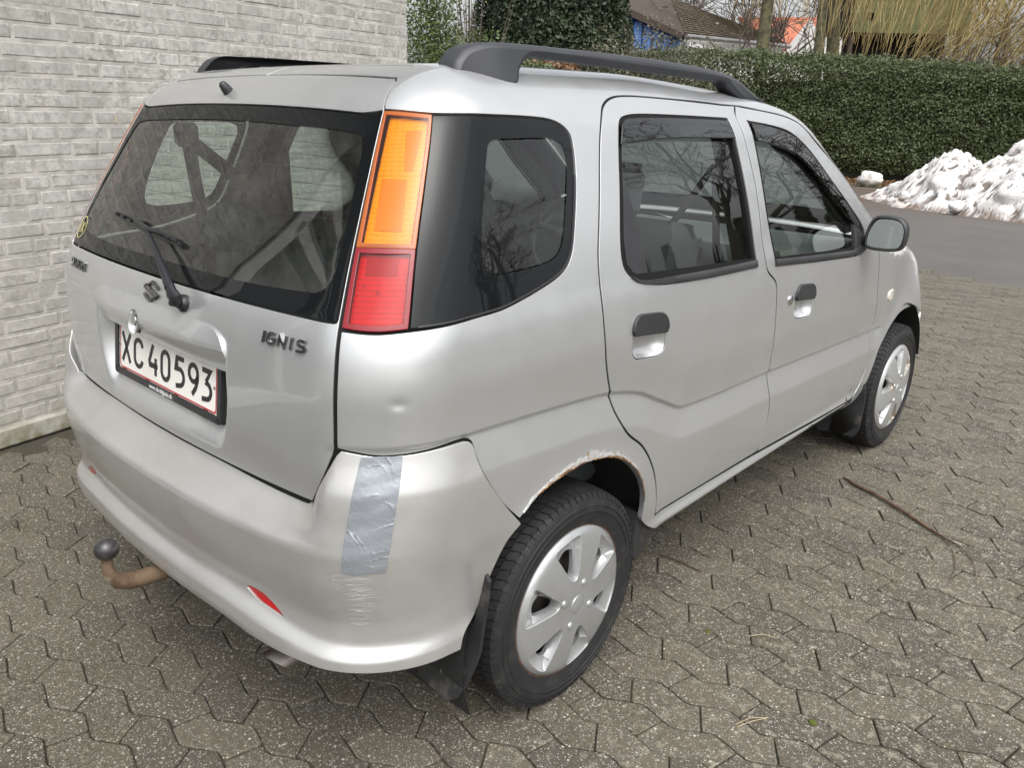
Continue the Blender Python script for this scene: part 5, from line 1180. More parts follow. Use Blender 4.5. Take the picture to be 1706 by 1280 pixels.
# sill strip seen below the doors already belongs to the body; plastic flap behind rear arch
mat('flap_rubber',(.020,.020,.021),.55,var=((.10,.095,.085),14,.55,.75))
def flap(name,poly,y,dy,s,parent,m='flap_rubber'):
    P=ccw(np.array(poly)); v2,t,l=fill(dens(P,.02,sharp=40),(),None); L=l[0];V=[];Fc=[]
    def yy(p,o): return y+dy(p)+o
    for o in (0,.010): V+=[(s*p[0],yy(p,o),p[1]) for p in v2]
    n=len(v2); Fc+=[tuple(f) if s>0 else tuple(f[::-1]) for f in t]; Fc+=[tuple(i+n for i in (f[::-1] if s>0 else f)) for f in t]
    for i in range(len(L)):
        a,b=L[i],L[(i+1)%len(L)]; f=(a,a+n,b+n,b); Fc.append(f if s>0 else f[::-1])
    return meshobj(name,V,Fc,m,parent,autos=30)
for s in (1,-1):
    mf=flap('mud_flap',[(.625,.365),(.600,.28),(.640,.205),(.735,.192),(.768,.215),(.792,.30),(.800,.36),(.812,.44),(.822,.52),(.812,.535),(.790,.44),(.778,.395),(.70,.37)],-.345,lambda p:-.045*sm(.35,.17,p[1]),s,car)
    rb=MB()
    for i in range(3): rb.tube([(s*(.655+.018*i),-.358-.02*i*0,.33-.02*i),(s*(.690+.018*i),-.375,.265-.02*i)],.004,6)
    rb.build('rib','flap_rubber',mf)
    flap('mud_flap',[(.59,.34),(.60,.20),(.64,.158),(.79,.165),(.806,.20),(.802,.37),(.785,.42),(.76,.39),(.74,.33)],1.955,lambda p:-.02*sm(.35,.17,p[1]),s,car)
for s in (1,-1):
    slab('splash_guard',[(.30,.42),(.27,.30),(.30,.27),(.43,.345),(.36,.40)],.66,.776,.004,'flap_rubber',car,s<0)
# tow bar
mat('towball',(.035,.034,.036),.36,.2,coat=.2,coat_rough=.3,var=((.09,.085,.08),30,.45,.7))
mat('tow_rust',(.16,.108,.068),.75,.15,var=((.36,.33,.26),9,.58,.68),var2=((.075,.04,.025),22,.45,.7),bump=(60,.4,.003))
tb=MB().tube([(0,-.803,.437),(0,-.805,.405),(0,-.801,.380),(0,-.785,.358),(0,-.758,.345),(0,-.72,.340),(0,-.66,.335),(0,-.58,.33),(0,-.40,.33)],[.013,.0135,.017,.020,.0215,.0215,.022,.023,.023],16).build('tow_bar','tow_rust',car,label='rusty swan-neck tow bar')
MB().ball((0,-.801,.452),.0285,28,18,(1,1,.96)).build('tow_ball','towball',tb)
tk=MB().lathe([(-.02,.0),(-.02,.024),(.03,.026),(.034,.02),(.036,0)],20,'y',(.085,-.655,.395)); tk.build('tow_socket','black_plastic',car)
# exhaust
mat('exhaust',(.50,.47,.44),.42,.8,var=((.16,.11,.08),14,.4,.7))
V=[];Fc=[];n=24
ex=MB()
for r0 in (.0235,.0205):
    ring0=[];V=[];Fc=[]
    for j,(py,pz,rr,cutk) in enumerate(((-.642,.292,r0,1),(-.55,.294,r0,0),(-.30,.30,r0,0))):
        for k in range(n):
            a=2*math.pi*k/n; V.append((.452+rr*1.35*math.cos(a),py-(.022*math.sin(a) if cutk else 0),pz+rr*math.sin(a)))
    for j in range(2):
        for k in range(n):
            f=(j*n+k,j*n+(k+1)%n,(j+1)*n+(k+1)%n,(j+1)*n+k); Fc.append(f[::-1] if r0>.022 else f)
    ex.add(V,Fc)
ex.build('exhaust_pipe','exhaust',car)
# quarter glass and lamps
QCL=[(.9558,1.3929),(.9773,1.4053),(1.0108,1.4072),(1.1533,1.4040),(1.1828,1.3929),(1.1861,1.3694),(1.1492,1.2698),(1.1199,1.199),(1.0977,1.1727),(1.0541,1.1593),(.9166,1.1531),(.8839,1.1603),(.8753,1.1836),(.8988,1.2809)]
mat('amber_rim',(.34,.085,.012),.25); mat('red_rim',(.20,.006,.012),.25)
glassmat('amber_lens',(.92,.52,.010),.4); glassmat('red_lens_clear',(.70,.010,.014),.4)
mat('lamp_amber_back',(.98,.90,.66),.5); mat('lamp_red_back',(.95,.42,.38),.45); mat('lamp_amber_dark',(.80,.58,.38),.5); mat('lamp_red_dark',(.60,.18,.18),.5)
def ribs(p,n): pass
for s in (1,-1):
    mi=0 if s==1 else -1
    q=panel('quarter_window',QG,'gloss_black',car,holes=[QCL],off=-.002,mirror=mi,h=.03,gap=.0028,depth=.006,hdepth=0)
    panel('window_pane',inset(ccw(dens(QCL,.011)),-.004),'glass_side',q,off=-.0035,mirror=mi,h=.05,raw=True,depth=0)
    strip('window_trim',[(.73,1.0775),(.8369,1.0830),(.9267,1.0900),(1.0571,1.1200),(1.1100,1.1410),(1.1395,1.170),(1.1640,1.229),(1.1990,1.3271)],.004,'black_plastic',q,-.003,.004,mi)
    lampP=dens(LAMP,.011); lp=bpy.data.objects.new('tail_lamp',None); col.objects.link(lp); lp.parent=car
    outer=inset(ccw(lampP),.0025)
    zdiv=1.2115
    def clipv(P,lo=None,hi=None):
        lim,sg=(lo,1) if lo is not None else (hi,-1); out=[]
        for i in range(len(P)):
            a,b=P[i-1],P[i]; ia,ib=(a[1]-lim)*sg>=0,(b[1]-lim)*sg>=0
            if ia!=ib: out.append(a+(b-a)*(lim-a[1])/(b[1]-a[1]))
            if ib: out.append(b)
        keep=[out[0]]
        for p in out[1:]:
            if np.hypot(*(p-keep[-1]))>.002: keep.append(p)
        return np.array(keep)
    for nm,P,rim,lens,back,dark in (('indicator_lens',clipv(outer,lo=zdiv+.0012),'amber_rim','amber_lens','lamp_amber_back','lamp_amber_dark'),('stop_lens',clipv(outer,hi=zdiv-.0012),'red_rim','red_lens_clear','lamp_red_back','lamp_red_dark')):
        hole=inset(ccw(P),.0065)
        L=panel(nm,P,rim,lp,holes=[hole],off=.001,mirror=mi,h=.02,raw=True,gap=0,depth=.02,hdepth=.004,lip=.0015)
        panel('lens_face',inset(ccw(P),.0062),lens,L,off=.0005,mirror=mi,h=.02,raw=True,gap=0,depth=0)
        mn,mx=P.min(0),P.max(0)
        # ribbed reflector behind the lens: fine horizontal flutes plus two columns
        def dsp(q,mn=mn,mx=mx):
            u=(q[:,0]-np.interp(q[:,1],[1.07,1.49],[.614,.614]))
            return .0022*np.abs(np.sin(q[:,1]*math.pi/.0095))+.0007*np.abs(np.sin(u*math.pi/.022))
        panel('reflector',inset(ccw(P),.006),back,L,off=-.012,mirror=mi,h=.0032,raw=True,gap=0,depth=0,disp=dsp)
        # darker bulb chamber inside
        if nm=='indicator_lens':
            panel('bulb_chamber',[(.642,1.245),(.700,1.245),(.707,1.335),(.642,1.335)],dark,L,off=-.0085,mirror=mi,h=.02,gap=0,depth=.01)
            panel('bulb_chamber',[(.700,1.352),(.722,1.352),(.752,1.436),(.700,1.436)],dark,L,off=-.0085,mirror=mi,h=.02,gap=0,depth=.01)
        else:
            panel('bulb_chamber',[(.636,1.168),(.695,1.168),(.698,1.198),(.636,1.198)],dark,L,off=-.0085,mirror=mi,h=.02,gap=0,depth=.01)
            if 'bulb' not in MT: mat('bulb',(.95,.85,.5),.1,.6)
            for aa,vv,rr in ((.664,1.141,.0036),(.637,1.150,.0022)):
                p,n=evalp(arr((aa,vv)),0,-.004); MB().ball((p[0][0]*s,p[0][1],p[0][2]),rr,10,8).build('bulb','bulb',L)
# handles
for s,dd in ((1,'rear_door'),(1,'front_door')):
    door=[o for o in car.children if o.name.startswith(dd) and not o.name.endswith('.001')][0]
    HH=HR if dd=='rear_door' else HF
    bowl('handle_cup',HH,'paint',door,.026,0)
    P=ccw(dens(HH,.008)); c=P.mean(0); cut=c[1]+.014
    tp=P.copy(); lim=cut-.10*(tp[:,0]-c[0]); tp[:,1]=np.maximum(tp[:,1],lim); tp=inset(tp,-.0035)
    k=[tp[0]]
    for p in tp[1:]:
        if np.hypot(*(p-k[-1]))>.0015:k.append(p)
    panel('door_handle',np.array(k),'black_plastic',door,off=.009,h=.012,raw=True,gap=0,depth=.022,lip=.004)
fdr=[o for o in car.children if o.name.startswith('front_door') and not o.name.endswith('.001')][0]
p,n=evalp(arr((2.226,.903))); p=p[0];n=Vector(n[0])
M=Matrix.Translation(Vector(p))@n.to_track_quat('Z','Y').to_matrix().to_4x4()
def onbody(a,v,off=0,mode=0,s=1):
    p,n=evalp(arr((a,v)),mode,off); P_=Vector(p[0]);N_=Vector(n[0]); 
    if s<0: P_.x*=-1;N_.x*=-1
    return Matrix.Translation(P_)@N_.to_track_quat('Z','Y').to_matrix().to_4x4()
def lathe_on(M,prof,n,name,m,parent,label=None):
    t=MB().lathe(prof,n,'z'); o=t.build(name,m,parent,label=label); o.data.transform(M); return o
lathe_on(onbody(2.226,.903),[(-.004,.0155),(.003,.0155),(.0045,.0125),(.0055,.011),(.0055,0)],24,'door_lock','chrome',fdr)
lathe_on(onbody(-.055,.973,.006,2),[(0,.0135),(.007,.0135),(.009,.0115),(.009,.0)],24,'door_lock','chrome',hp)
# washer nozzle
nz_=lathe_on(onbody(-.066,1.53),[(0,.013),(.010,.012),(.022,.0095),(.026,.006),(.026,0)],20,'washer_nozzle','black_plastic',tailgate)
# dent in nothing; wiper
mat('wiper_black',(.015,.016,.019),.38)
def B3(a,v,off): p,n=evalp(arr((a,v)),0,off); return Vector(p[0])
wp=lathe_on(onbody(.152,1.0465),[(0,.0195),(.006,.0195),(.009,.016),(.013,.0145),(.013,.011),(.032,.010),(.034,0)],24,'rear_wiper','wiper_black',tailgate)
a1=MB().tube([B3(.165,1.0500,.026),B3(.172,1.0560,.030),B3(.152,1.0610,.032),B3(.1365,1.0715,.033)],[.010,.0135,.0155,.0125],12,flat=.72)
a1.tube([B3(.140,1.069,.033),B3(.1026,1.0886,.033),B3(.0233,1.1252,.030),B3(-.076,1.1648,.024)],[.0115,.0095,.0068,.0045],10,flat=.8); a1.build('wiper_arm','wiper_black',wp)
b1=MB().tube([B3(-.3385,1.184,.006),B3(-.2188,1.1755,.008),B3(-.1096,1.166,.011),B3(.0659,1.1545,.006)],[.003,.0045,.0045,.003],8,flat=2.0)
b1.tube([B3(-.31,1.186,.010),B3(-.20,1.1845,.018),B3(-.080,1.1665,.025),B3(-.0,1.166,.018),B3(.050,1.1595,.010)],[.003,.005,.007,.005,.003],8)
for a_ in (-.30,-.25,-.20,-.15,-.03,.02): b1.tube([B3(a_,1.168+(-.11-a_)*.07,.008),B3(a_,1.171+(-.11-a_)*.07,.019)],.0035,6)
b1.build('wiper_blade','wiper_black',wp)
# number plate ------------------------------------------------
PC=Vector((0,-.6076,.868)); PU=Vector((0,.131,.9914)).normalized(); PR=Vector((1,0,0)); PN=PR.cross(PU).normalized()
def pm(x,y,z=0): return PC+PR*x+PU*y+PN*z
PMx=Matrix.Translation(PC)@Matrix(((PR.x,PU.x,PN.x,0),(PR.y,PU.y,PN.y,0),(PR.z,PU.z,PN.z,0),(0,0,0,1)))
def flat(name,polys,z0,z1,m,parent,bev=0):
    t=MB()
    for P in polys:
        P=ccw(np.array(P)); v2,tr,l=fill(P,(),None)
        n=len(v2); V=[(p[0],p[1],z1) for p in v2]+[(p[0],p[1],z0) for p in v2]; L=l[0]
        Fc=[tuple(f) for f in tr]+[(L[i],L[i]+n,L[(i+1)%len(L)]+n,L[(i+1)%len(L)]) for i in range(len(L))]
        t.add(V,Fc)
    o=t.build(name,m,parent,autos=40); o.data.transform(PMx); return o
mat('plate_white',(.86,.85,.80),.3,coat=.5,coat_rough=.1,var=((.66,.62,.52),5,.55,.8)); mat('plate_red',(.48,.022,.035),.35,coat=.4); mat('plate_black',(.012,.012,.013),.35); mat('plate_frame',(.020,.021,.023),.4,var=((.09,.09,.09),40,.55,.8))
frame=flat('plate_frame',[rrect(-.274,.272,-.076,.064,.010,4)],-.040,-.006,'plate_frame',car)
flat('frame_lip',[rrect(-.272,-.2545,-.072,.062,.006,3),rrect(.254,.270,-.072,.062,.006,3),rrect(-.27,.268,-.075,-.0575,.006,3)],-.006,.0035,'plate_frame',frame)
plate=flat('number_plate',[rrect(-.252,.252,-.060,.060,.010,5)],-.006,.0,'plate_white',car)
for q_ in [rrect(x-.011,x+.011,.0545,.064,.002,2) for x in (-.10,.06,.20)]+[rrect(x-.011,x+.011,-.0655,-.0565,.002,2) for x in (-.22,-.09,.06,.20)]: flat('frame_clip',[q_],-.004,.003,'plate_frame',frame)
def ringpoly(x0,x1,y0,y1,r,w):
    o=rrect(x0,x1,y0,y1,r,5); i=rrect(x0+w,x1-w,y0+w,y1-w,r-w*.5,5)
    V,T,l=fill(o,[i],None); return V,T
V_,T_=ringpoly(-.2475,.2475,-.0560,.0560,.009,.0042)
o=meshobj('plate_border',[(p[0],p[1],.0006) for p in V_],T_,'plate_red',plate,False); o.data.transform(PMx)
def stroke(pts,w,z0,z1,t,closed=False):
    """rounded flat stroke through points, in plate coordinates"""
    P=np.array(pts,float); n=len(P); Lf=[];Rt=[]
    for i in range(n):
        a=P[(i-1)%n] if (closed or i>0) else P[i]; b=P[(i+1)%n] if (closed or i<n-1) else P[i]
        d=b-a; d=d/(np.hypot(*d)+1e-9); nn_=np.array([-d[1],d[0]])
        k=1.0
        if 0<i<n-1 or closed:
            d1=P[i]-a; d2=b-P[i]; c=np.dot(d1,d2)/(np.hypot(*d1)*np.hypot(*d2)+1e-9); k=1/max(.5,math.sqrt((1+c)/2))
        Lf.append(P[i]+nn_*w/2*k);Rt.append(P[i]-nn_*w/2*k)
    V=[(p[0],p[1],z1) for p in Lf]+[(p[0],p[1],z1) for p in Rt]+[(p[0],p[1],z0) for p in Lf]+[(p[0],p[1],z0) for p in Rt];Fc=[]
    for i in range(n if closed else n-1):
        j=(i+1)%n; Fc+=[(n+i,n+j,j,i),(i,j,2*n+j,2*n+i),(3*n+i,3*n+j,n+j,n+i)]
    if not closed: Fc+=[(0,2*n,3*n,n),(n-1,2*n-1,4*n-1,3*n-1)]
    t.add(V,Fc)
def arc(cx,cy,rx,ry,a0,a1,n=14): return [(cx+rx*math.cos(R(a0+(a1-a0)*k/n)),cy+ry*math.sin(R(a0+(a1-a0)*k/n))) for k in range(n+1)]
GL=[]
w=.0112; hh=.037
g=MB()
def S(pts,x,closed=False): stroke([(p[0]+x,p[1]) for p in pts],w,0,.0012,g,closed)
S([(-.022,.038),(.022,-.036)],-.2095); S([(.022,.038),(-.022,-.036)],-.2095)
S([(.021,.017)]+arc(0,.014,.0215,.0195,20,180)+[(-.0215,-.012)]+arc(0,-.014,.0215,.0195,180,340)+[(.021,-.017)],-.140)
S([(-.002,.037),(-.022,-.006),(-.0205,-.0135),(.022,-.0135)],-.0585); S([(.012,.006),(.012,-.037)],-.0585)
S(arc(0,.014,.0195,.0195,0,180)+arc(0,-.014,.0195,.0195,180,360),.0045,True)
S([(.019,.0335),(-.0145,.0335),(-.0165,.004)]+arc(-.001,-.011,.0205,.0195,110,-80)+[(-.018,-.034)],.0765)
S(arc(0,.013,.0205,.021,0,360),.1425,True) if False else S(arc(0,.014,.020,.0195,0,350),.1415,True)
S([(.020,.014),(.0195,.000),(.012,-.018),(-.004,-.036)],.1415)
S([(-.019,.0335),(.017,.0335),(-.002,.008)],.2015); S([(-.003,.007)]+arc(.000,-.0130,.0205,.0185,95,-80)+[(-.019,-.034)],.2015)
o=g.build('plate_lettering','plate_black',plate,smooth=False); o.data.transform(PMx)
for xx in (-.243,.238): lathe_on(PMx@Matrix.Translation((xx,.003,0)),[(0,.004),(.002,.0038),(.003,.002),(.003,0)],12,'plate_screw','chrome',plate)
def text_mesh(name,txt,size,depth,m,parent,M,sx=1.0,shear=0):
    c=bpy.data.curves.new('t','FONT'); c.body=txt; c.size=size; c.extrude=depth; c.align_x='CENTER'; c.align_y='CENTER'; c.shear=shear; c.resolution_u=3
    o=bpy.data.objects.new('t',c); col.objects.link(o); bpy.context.view_layer.update()
    me=bpy.data.meshes.new_from_object(o); bpy.data.objects.remove(o); bpy.data.curves.remove(c)
    me.transform(M@Matrix.Diagonal((sx,1,1,1))); o=link(name,me,m,parent,False); return o
mat('print_white',(.72,.72,.70),.5)
text_mesh('frame_lettering','www.de-bilglade.dk',.0155,.0003,'print_white',frame,PMx@Matrix.Translation((-.013,-.0668,.0040)),.98)
# badges
mat('badge_chrome',(.20,.20,.205),.20,1,var=((.50,.50,.50),60,.52,.66))
def badge_M(a,v,off=.001):
    M=onbody(a,v,off); n=M.to_3x3()@Vector((0,0,1)); r=Vector((n.y*-1,n.x,0)).normalized()
    if r.x<0:r=-r
    u=n.cross(r).normalized(); p=M.translation
    return Matrix(((r.x,u.x,n.x,p.x),(r.y,u.y,n.y,p.y),(r.z,u.z,n.z,p.z),(0,0,0,1)))
def letters(name,strokes,w,d,Mx,parent,sc=1,shear=0):
    g=MB()
    for st in strokes:
        cl_=False
        stroke([((p[0]+shear*p[1])*sc,p[1]*sc) for p in st],w,-.001,d,g,cl_)
    o=g.build(name,'badge_chrome',parent,smooth=False); o.data.transform(Mx); return o
ig=[]
def I(x): return [[(x,0.5),(x,-.5)]]
ig+=[[(-2.75,.5),(-2.75,-.5)]]
ig+=[[(-1.35,.44),(-1.98,.45),(-2.22,.25),(-2.22,-.25),(-1.98,-.45),(-1.38,-.45),(-1.34,-.02),(-1.74,-.02)]]
ig+=[[(-.80,-.5),(-.80,.45),(.02,-.45),(.02,.5)]]
ig+=[[(.78,.5),(.78,-.5)]]
ig+=[[(2.45,.42),(1.75,.45),(1.55,.3),(1.55,.12),(1.75,.0),(2.25,-.03),(2.45,-.15),(2.42,-.35),(2.2,-.45),(1.5,-.45)]]
letters('model_lettering',ig,.0047,.004,badge_M(.505,1.0305),tailgate,.0232,.12)
sz=[]
def Sx(x): return [[(x+.35,.42),(x-.2,.45),(x-.35,.25),(x-.2,.02),(x+.2,-.02),(x+.35,-.22),(x+.2,-.45),(x-.35,-.43)]]
sz+=Sx(-2.75)+[[(-2.1,.5),(-2.1,-.3),(-1.9,-.45),(-1.6,-.45),(-1.4,-.3),(-1.4,.5)]]+[[(-1.0,.45),(-.35,.45),(-1.0,-.45),(-.3,-.45)]]+[[(.05,.5),(.05,-.3),(.25,-.45),(.55,-.45),(.75,-.3),(.75,.5)]]+[[(1.15,.5),(1.15,-.5)],[(1.85,.5),(1.2,.02),(1.85,-.5)]]+[[(2.35,.5),(2.35,-.5)]]
letters('maker_lettering',sz,.0036,.003,badge_M(-.475,1.0405),tailgate,.0225,0)
# S-shaped emblem: three bars and two diagonals in a slanted outline
e1=[[(.034,.017),(.0,.037),(-.036,.016),(.036,-.016),(.0,-.037),(-.034,-.017)]]
g=MB()
for st in e1: stroke([(q[0]*.95,q[1]*.58) for q in st],.0066,-.001,.0045,g)
o=g.build('maker_emblem','badge_chrome',tailgate,smooth=False); o.data.transform(badge_M(0,1.0485))
# yellow round sticker on the glass, D and K inside a ring
mat('sticker_yellow',(.50,.47,.20),.6)
Ms=badge_M(-.552,1.129,.0006); g=MB(); stroke(arc(0,0,.031,.031,0,350,26),.0028,0,.0004,g,True)
stroke([(-.008,.014),(-.016,.014),(-.016,-.014),(-.008,-.014),(-.001,-.007),(-.001,.007)],.0026,0,.0004,g,True); stroke([(.004,.015),(.004,-.015)],.0026,0,.0004,g); stroke([(.016,.015),(.005,0),(.016,-.015)],.0026,0,.0004,g)
o=g.build('sticker','sticker_yellow',rw,smooth=False); o.data.transform(Ms)
# silver duct tape over the bumper corner
mat('duct_tape',(.26,.28,.305),.38,.35,bump=(60,.35,.004),rvar=(20,.28,.5))
def tapeev(q):
    P,N=evalp(q,1,.0014)
    rr=np.random.RandomState(4); h=np.zeros(len(q)); g_=np.zeros((len(q),2))
    for i in range(16):
        cx,cy=rr.uniform(.625,.70),rr.uniform(.62,.83) ; th=rr.choice([rr.uniform(-1.3,-.9),rr.uniform(0,.3)]) ; L=rr.uniform(.008,.03); w_=rr.uniform(.0009,.0018); A=rr.uniform(.0006,.0017)
        dx,dy=q[:,0]-cx,q[:,1]-cy; u=dx*math.cos(th)+dy*math.sin(th);v=-dx*math.sin(th)+dy*math.cos(th)+.2*u*u/L
        h+=.6*A*np.exp(-(v/w_)**2)*np.exp(-(u/L)**4)
    h+=.0004*np.sin(q[:,0]*90+q[:,1]*40)+.0003*np.sin(q[:,1]*170-q[:,0]*60)
    return P+N*h[:,None],h
def tapefull(q):
    P,_=tapeev(q); e=.0006; A=tapeev(q+[e,0])[0]-tapeev(q-[e,0])[0]; B=tapeev(q+[0,e])[0]-tapeev(q-[0,e])[0]; return P,nrm(np.cross(A,B))
panel('duct_tape',[(.6440,.8335),(.660,.8325),(.675,.8330),(.6895,.8315),(.7035,.8325),(.6990,.770),(.6925,.715),(.6860,.655),(.6795,.604),(.660,.606),(.645,.603),(.621,.6065),(.6245,.66),(.6300,.715),(.637,.78)],'duct_tape',bumper,ev=tapefull,h=.0028,gap=0,depth=.0009,lip=.0003,step=.004,sharp=50,label='strip of wrinkled silver duct tape')
# scuffs on the bumper under the tape
mat('scuff',(.52,.52,.50),.55)
g=MB(); rr=random.Random(5)
def scr(pts,wd,m=1):
    P=dens(pts,.003,False); p,n=evalp(P,m,.00045); e=nrm(np.gradient(p,axis=0)); t=np.cross(e,n); k=len(p)
    ww=np.sin(np.linspace(.1,math.pi-.1,k))[:,None]*wd/2
    g.add(list(p+t*ww)+list(p-t*ww),[(i,i+1,k+i+1,k+i) for i in range(k-1)])
for i in range(95):
    a=rr.uniform(.620,.645);v=rr.uniform(.470,.600); L=rr.uniform(.008,.034); scr([(a,v),(a+L/2,v+rr.uniform(-.002,.001)),(a+L,v+rr.uniform(-.003,.004))],rr.uniform(.0004,.0012))
for a,v,r_ in ((.616,.594,.008),(.613,.583,.007),(.618,.568,.006),(.626,.497,.007),(.628,.486,.006)): scr([(a+r_*math.cos(t),v+r_*.8*math.sin(t)) for t in np.linspace(0,5.6,12)],.001)
g.build('scuff_mark','scuff',bumper,smooth=False)
# rust and bubbled filler round the rear arch, and rust at the front end of the sill
mat('filler',(.50,.50,.49),.42,.45,coat=.5,var=((.30,.22,.14),45,.52,.68),bump=(170,.8,.004))
mat('rust_dark',(.10,.045,.018),.9,var=((.38,.24,.10),40,.5,.7),bump=(150,.9,.004))
def archpt(th,r): return (1.1683+.0+r*math.cos(th),.292+r*math.sin(th))
ARd=dens(ARCH,.008,False)
def edgeband(name,m,i0,i1,w0,w1,off,amp,label,seed):
    P=ARd[i0:i1]; rr=np.random.RandomState(seed); n=len(P); tn=np.gradient(P,axis=0); tn/=np.linalg.norm(tn,axis=1,keepdims=True); nn_=np.stack([-tn[:,1],tn[:,0]],-1)
    wd=(w0+(w1-w0)*rr.rand(n))*np.sin(np.linspace(.25,math.pi-.25,n)); wd=np.convolve(np.pad(wd,1,'edge'),[.25,.5,.25],'valid')
    rows=7; V=[]
    for r_ in range(rows):
        f=r_/(rows-1); Q=P+nn_*(wd*f+.0015)[:,None]; p,nq=evalp(Q,0,0); hgt=off*(1-f**3)+amp*rr.rand(n)*math.sin(math.pi*min(1,f+.25)); 
        if r_==rows-1: hgt=np.full(n,.0001)
        V.append(p+nq*hgt[:,None])
    V=np.concatenate(V); Fc=[(r_*n+i,r_*n+i+1,(r_+1)*n+i+1,(r_+1)*n+i) for r_ in range(rows-1) for i in range(n-1)]
    return meshobj(name,V,Fc,m,body,autos=60,label=label)
N_=len(ARd)
edgeband('body_filler','filler',int(N_*.03),int(N_*.86),.010,.030,.0008,.0022,'bubbled silver paint over filler',3)
edgeband('rust_edge','rust_dark',int(N_*.10),int(N_*.40),.003,.010,.0024,.0022,'crust of rust',4)
edgeband('rust_edge','rust_dark',int(N_*.42),int(N_*.97),.004,.012,.0024,.0022,'crust of rust',8)
g=MB()
for pts,wd in (([(2.905,.352),(2.925,.362),(2.935,.378),(2.95,.392)],.012),([(2.925,.362),(2.94,.356)],.008),([(2.955,.392),(2.985,.418)],.005)):
    scr(pts,wd,0)
g.build('rust_streak','rust',body,smooth=False)
# door mirror right
mat('mirror_face',(.62,.66,.62),.02,1)
mh=MB(); my=1.62
def mirror_housing(s):
    Pg=dens([(.812,1.060),(.824,1.106),(.840,1.122),(.905,1.124),(.932,1.112),(.944,1.085),(.940,1.035),(.924,1.018),(.835,1.012),(.815,1.022)],.01,sharp=80)
    rings=[(0,0),(.006,-.006),(.030,-.007),(.060,.002),(.080,.018),(.088,.032)]
    V=[];Fc=[];P=ccw(Pg);k=len(P)
    for dy,ins in rings:
        Q=inset(P,ins); V+=[(s*q[0],my+dy-.1*(q[0]-.88),q[1]) for q in Q]
    for r_ in range(len(rings)-1):
        for i in range(k):
            f=(r_*k+i,(r_+1)*k+i,(r_+1)*k+(i+1)%k,r_*k+(i+1)%k); Fc.append(f if s<0 else f[::-1])
    f=tuple((len(rings)-1)*k+i for i in range(k)); Fc.append(f)
    Q=inset(P,.005); b=len(V); V+=[(s*q[0],my+.004-.1*(q[0]-.88),q[1]) for q in Q]
    for i in range(k): Fc.append((i,(i+1)%k,b+(i+1)%k,b+i))
    o=meshobj('door_mirror',V,Fc,'black_plastic',car,autos=40)
    t=MB().tube([(s*.835,my+.035,1.045),(s*.80,my+.05,1.030),(s*.765,my+.06,1.020)],[.030,.026,.030],12,flat=.7); t.build('mirror_arm','black_plastic',o)
    flap_=[(s*.770,1.545,.985),(s*.770,1.72,.985),(s*.748,1.60,1.10)]
    v2,tt,l=fill(inset(P,.0055),(),None)
    Vm=[(s*p[0],my+.010-.02*(p[0]-.88)+.14*(p[1]-1.07),p[1]) for p in v2]
    meshobj('mirror_glass',Vm,[tuple(f) if s>0 else tuple(f[::-1]) for f in tt],'mirror_face',o,False)
    return o
mr=mirror_housing(1); ml_=mirror_housing(-1)
for s,mo in ((1,mr),(-1,ml_)):
    panel('mirror_base',[(2.745,1.085),(2.775,1.060),(2.865,1.005),(2.868,.972),(2.80,.972),(2.742,.988)],'black_plastic',mo,off=.004,mirror=0 if s==1 else -1,h=.02,depth=.014,sharp=30)
# interior --------------------------------------------------------
it=MB()
def cushion(t,c,d,rx=0,b=.04):
    M=Matrix.Rotation(rx,4,'X'); q=MB().box((0,0,0),d,bev=b); t.add([tuple(Vector(c)+M@Vector(v)) for v in q.V],q.F)
for s in (1,-1):
    t=MB(); cushion(t,(s*.36,.98,.55),(.50,.50,.16)); cushion(t,(s*.36,.72,.85),(.48,.14,.60),-.28,.05); cushion(t,(s*.36,.635,1.235),(.25,.09,.17),-.2,.035)
    t.tube([(s*.36-.05,.66,1.10),(s*.36-.05,.645,1.2)],.008,8);t.tube([(s*.36+.05,.66,1.10),(s*.36+.05,.645,1.2)],.008,8); t.build('front_seat','seat_cloth',car)
t=MB(); cushion(t,(0,.20,.52),(1.2,.48,.16)); cushion(t,(0,-.10,.80),(1.22,.14,.56),-.30,.05)
for s in (1,-1): cushion(t,(s*.36,-.20,1.115),(.25,.09,.13),-.25,.035)
t.build('rear_seat','seat_cloth',car)
t=MB(); t.add(*[[(-.70,1.52,.72),(.70,1.52,.72),(.70,1.50,.93),(-.70,1.50,.93),(-.71,1.60,.985),(.71,1.60,.985),(-.68,1.90,1.00),(.68,1.90,1.00)],[(0,1,2,3),(3,2,5,4),(4,5,7,6)]])
cushion(t,(.40,1.53,.945),(.42,.12,.10),.3,.03); dash=t.build('dashboard','dash_grey',car)
t=MB(); cushion(t,(-.35,1.50,.965),(.40,.18,.10),.2,.03); cushion(t,(0,1.52,.86),(.30,.06,.24),0,.015)
t.build('instrument_panel','dash_dark',dash)
for x in (.60,.20,-.06):
    t=MB()
    for i in range(5): t.box((x,1.462,.905+i*.012),(.10,.01,.004))
    t.build('air_vent','dash_dark',dash,smooth=False)
t=MB(); V=[];n=40
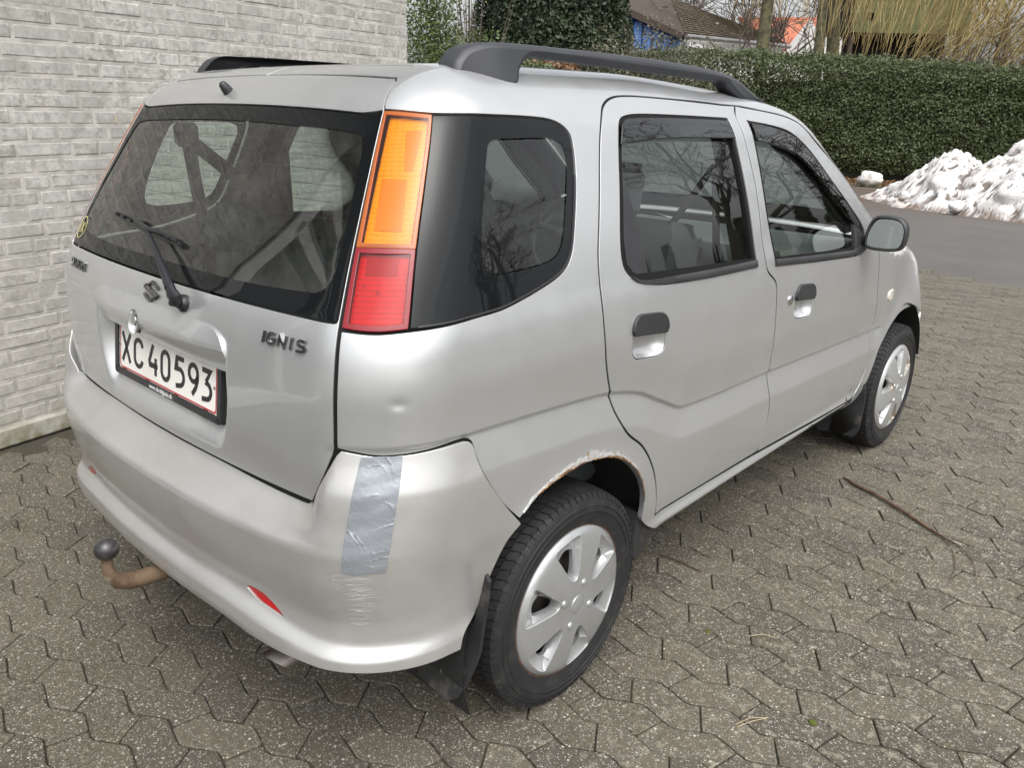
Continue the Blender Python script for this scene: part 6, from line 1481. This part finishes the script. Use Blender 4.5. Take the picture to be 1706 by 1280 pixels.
cw=Vector((-.35,1.36,.95)); ax=Vector((0,-.85,.5)).normalized(); uu_=Vector((1,0,0)); vv_=ax.cross(uu_)
t.tube([cw+(uu_*math.cos(a)+vv_*math.sin(a))*.185 for a in np.linspace(0,2*math.pi,n)],.015,10,False)
for a in (0.15,math.pi-.15,-math.pi/2): t.tube([cw,cw+(uu_*math.cos(a)+vv_*math.sin(a))*.18],.016,8)
t.ball(cw,.06,16,10,(1,1,.6)); t.tube([cw,cw-ax*.25],.03,10); t.build('steering_wheel','dash_dark',car)
t=MB(); cushion(t,(.0,1.28,1.415),(.24,.03,.065),0,.012); t.tube([(0,1.29,1.43),(0,1.26,1.50)],.009,8); t.build('inside_mirror','trim_light',car)
# pillars and belts inside
mat('belt_web',(.018,.018,.018),.7)
t=MB()
for s in (1,-1):
    for (p0,p1) in (((.600,-.195,1.36),(.665,-.11,.75)),((.600,-.195,1.36),(.47,.16,1.02)),((.628,.80,1.32),(.700,.86,.50)),((.628,.80,1.32),(.46,.76,1.05))):
        a=Vector((s*p0[0],p0[1],p0[2]));b=Vector((s*p1[0],p1[1],p1[2])); t.tube([a,a.lerp(b,.5),b],.024,6,flat=.08,up=(1,0,0))
t.build('seat_belt','belt_web',car)
t=MB()
for s in (1,-1):
    cushion(t,(s*.605,-.195,1.37),(.04,.07,.07),0,.012)
    t.tube([(s*.55,1.10,1.45),(s*.56,1.30,1.40),(s*.62,1.60,1.22),(s*.66,1.85,1.05)],.03,8)
    t.tube([(s*.615,.82,1.45),(s*.70,.90,1.05),(s*.74,.95,.5)],.035,8)
t.build('pillar_trim','trim_grey',car)
mat('parcel',(.05,.05,.05),.9)
t=MB(); t.box((0,-.33,.62),(1.15,.42,.02)); t.build('boot_floor','parcel',car)
for s in (1,-1):
    meshobj('door_card',[(s*.735,.12,.72),(s*.735,1.85,.72),(s*.742,1.85,.965),(s*.742,.12,1.045),(s*.755,.12,1.05),(s*.755,1.85,.97)],[(0,1,2,3),(3,2,5,4)],'dash_grey',car,False)
bpy.data.objects.remove(_dummy)
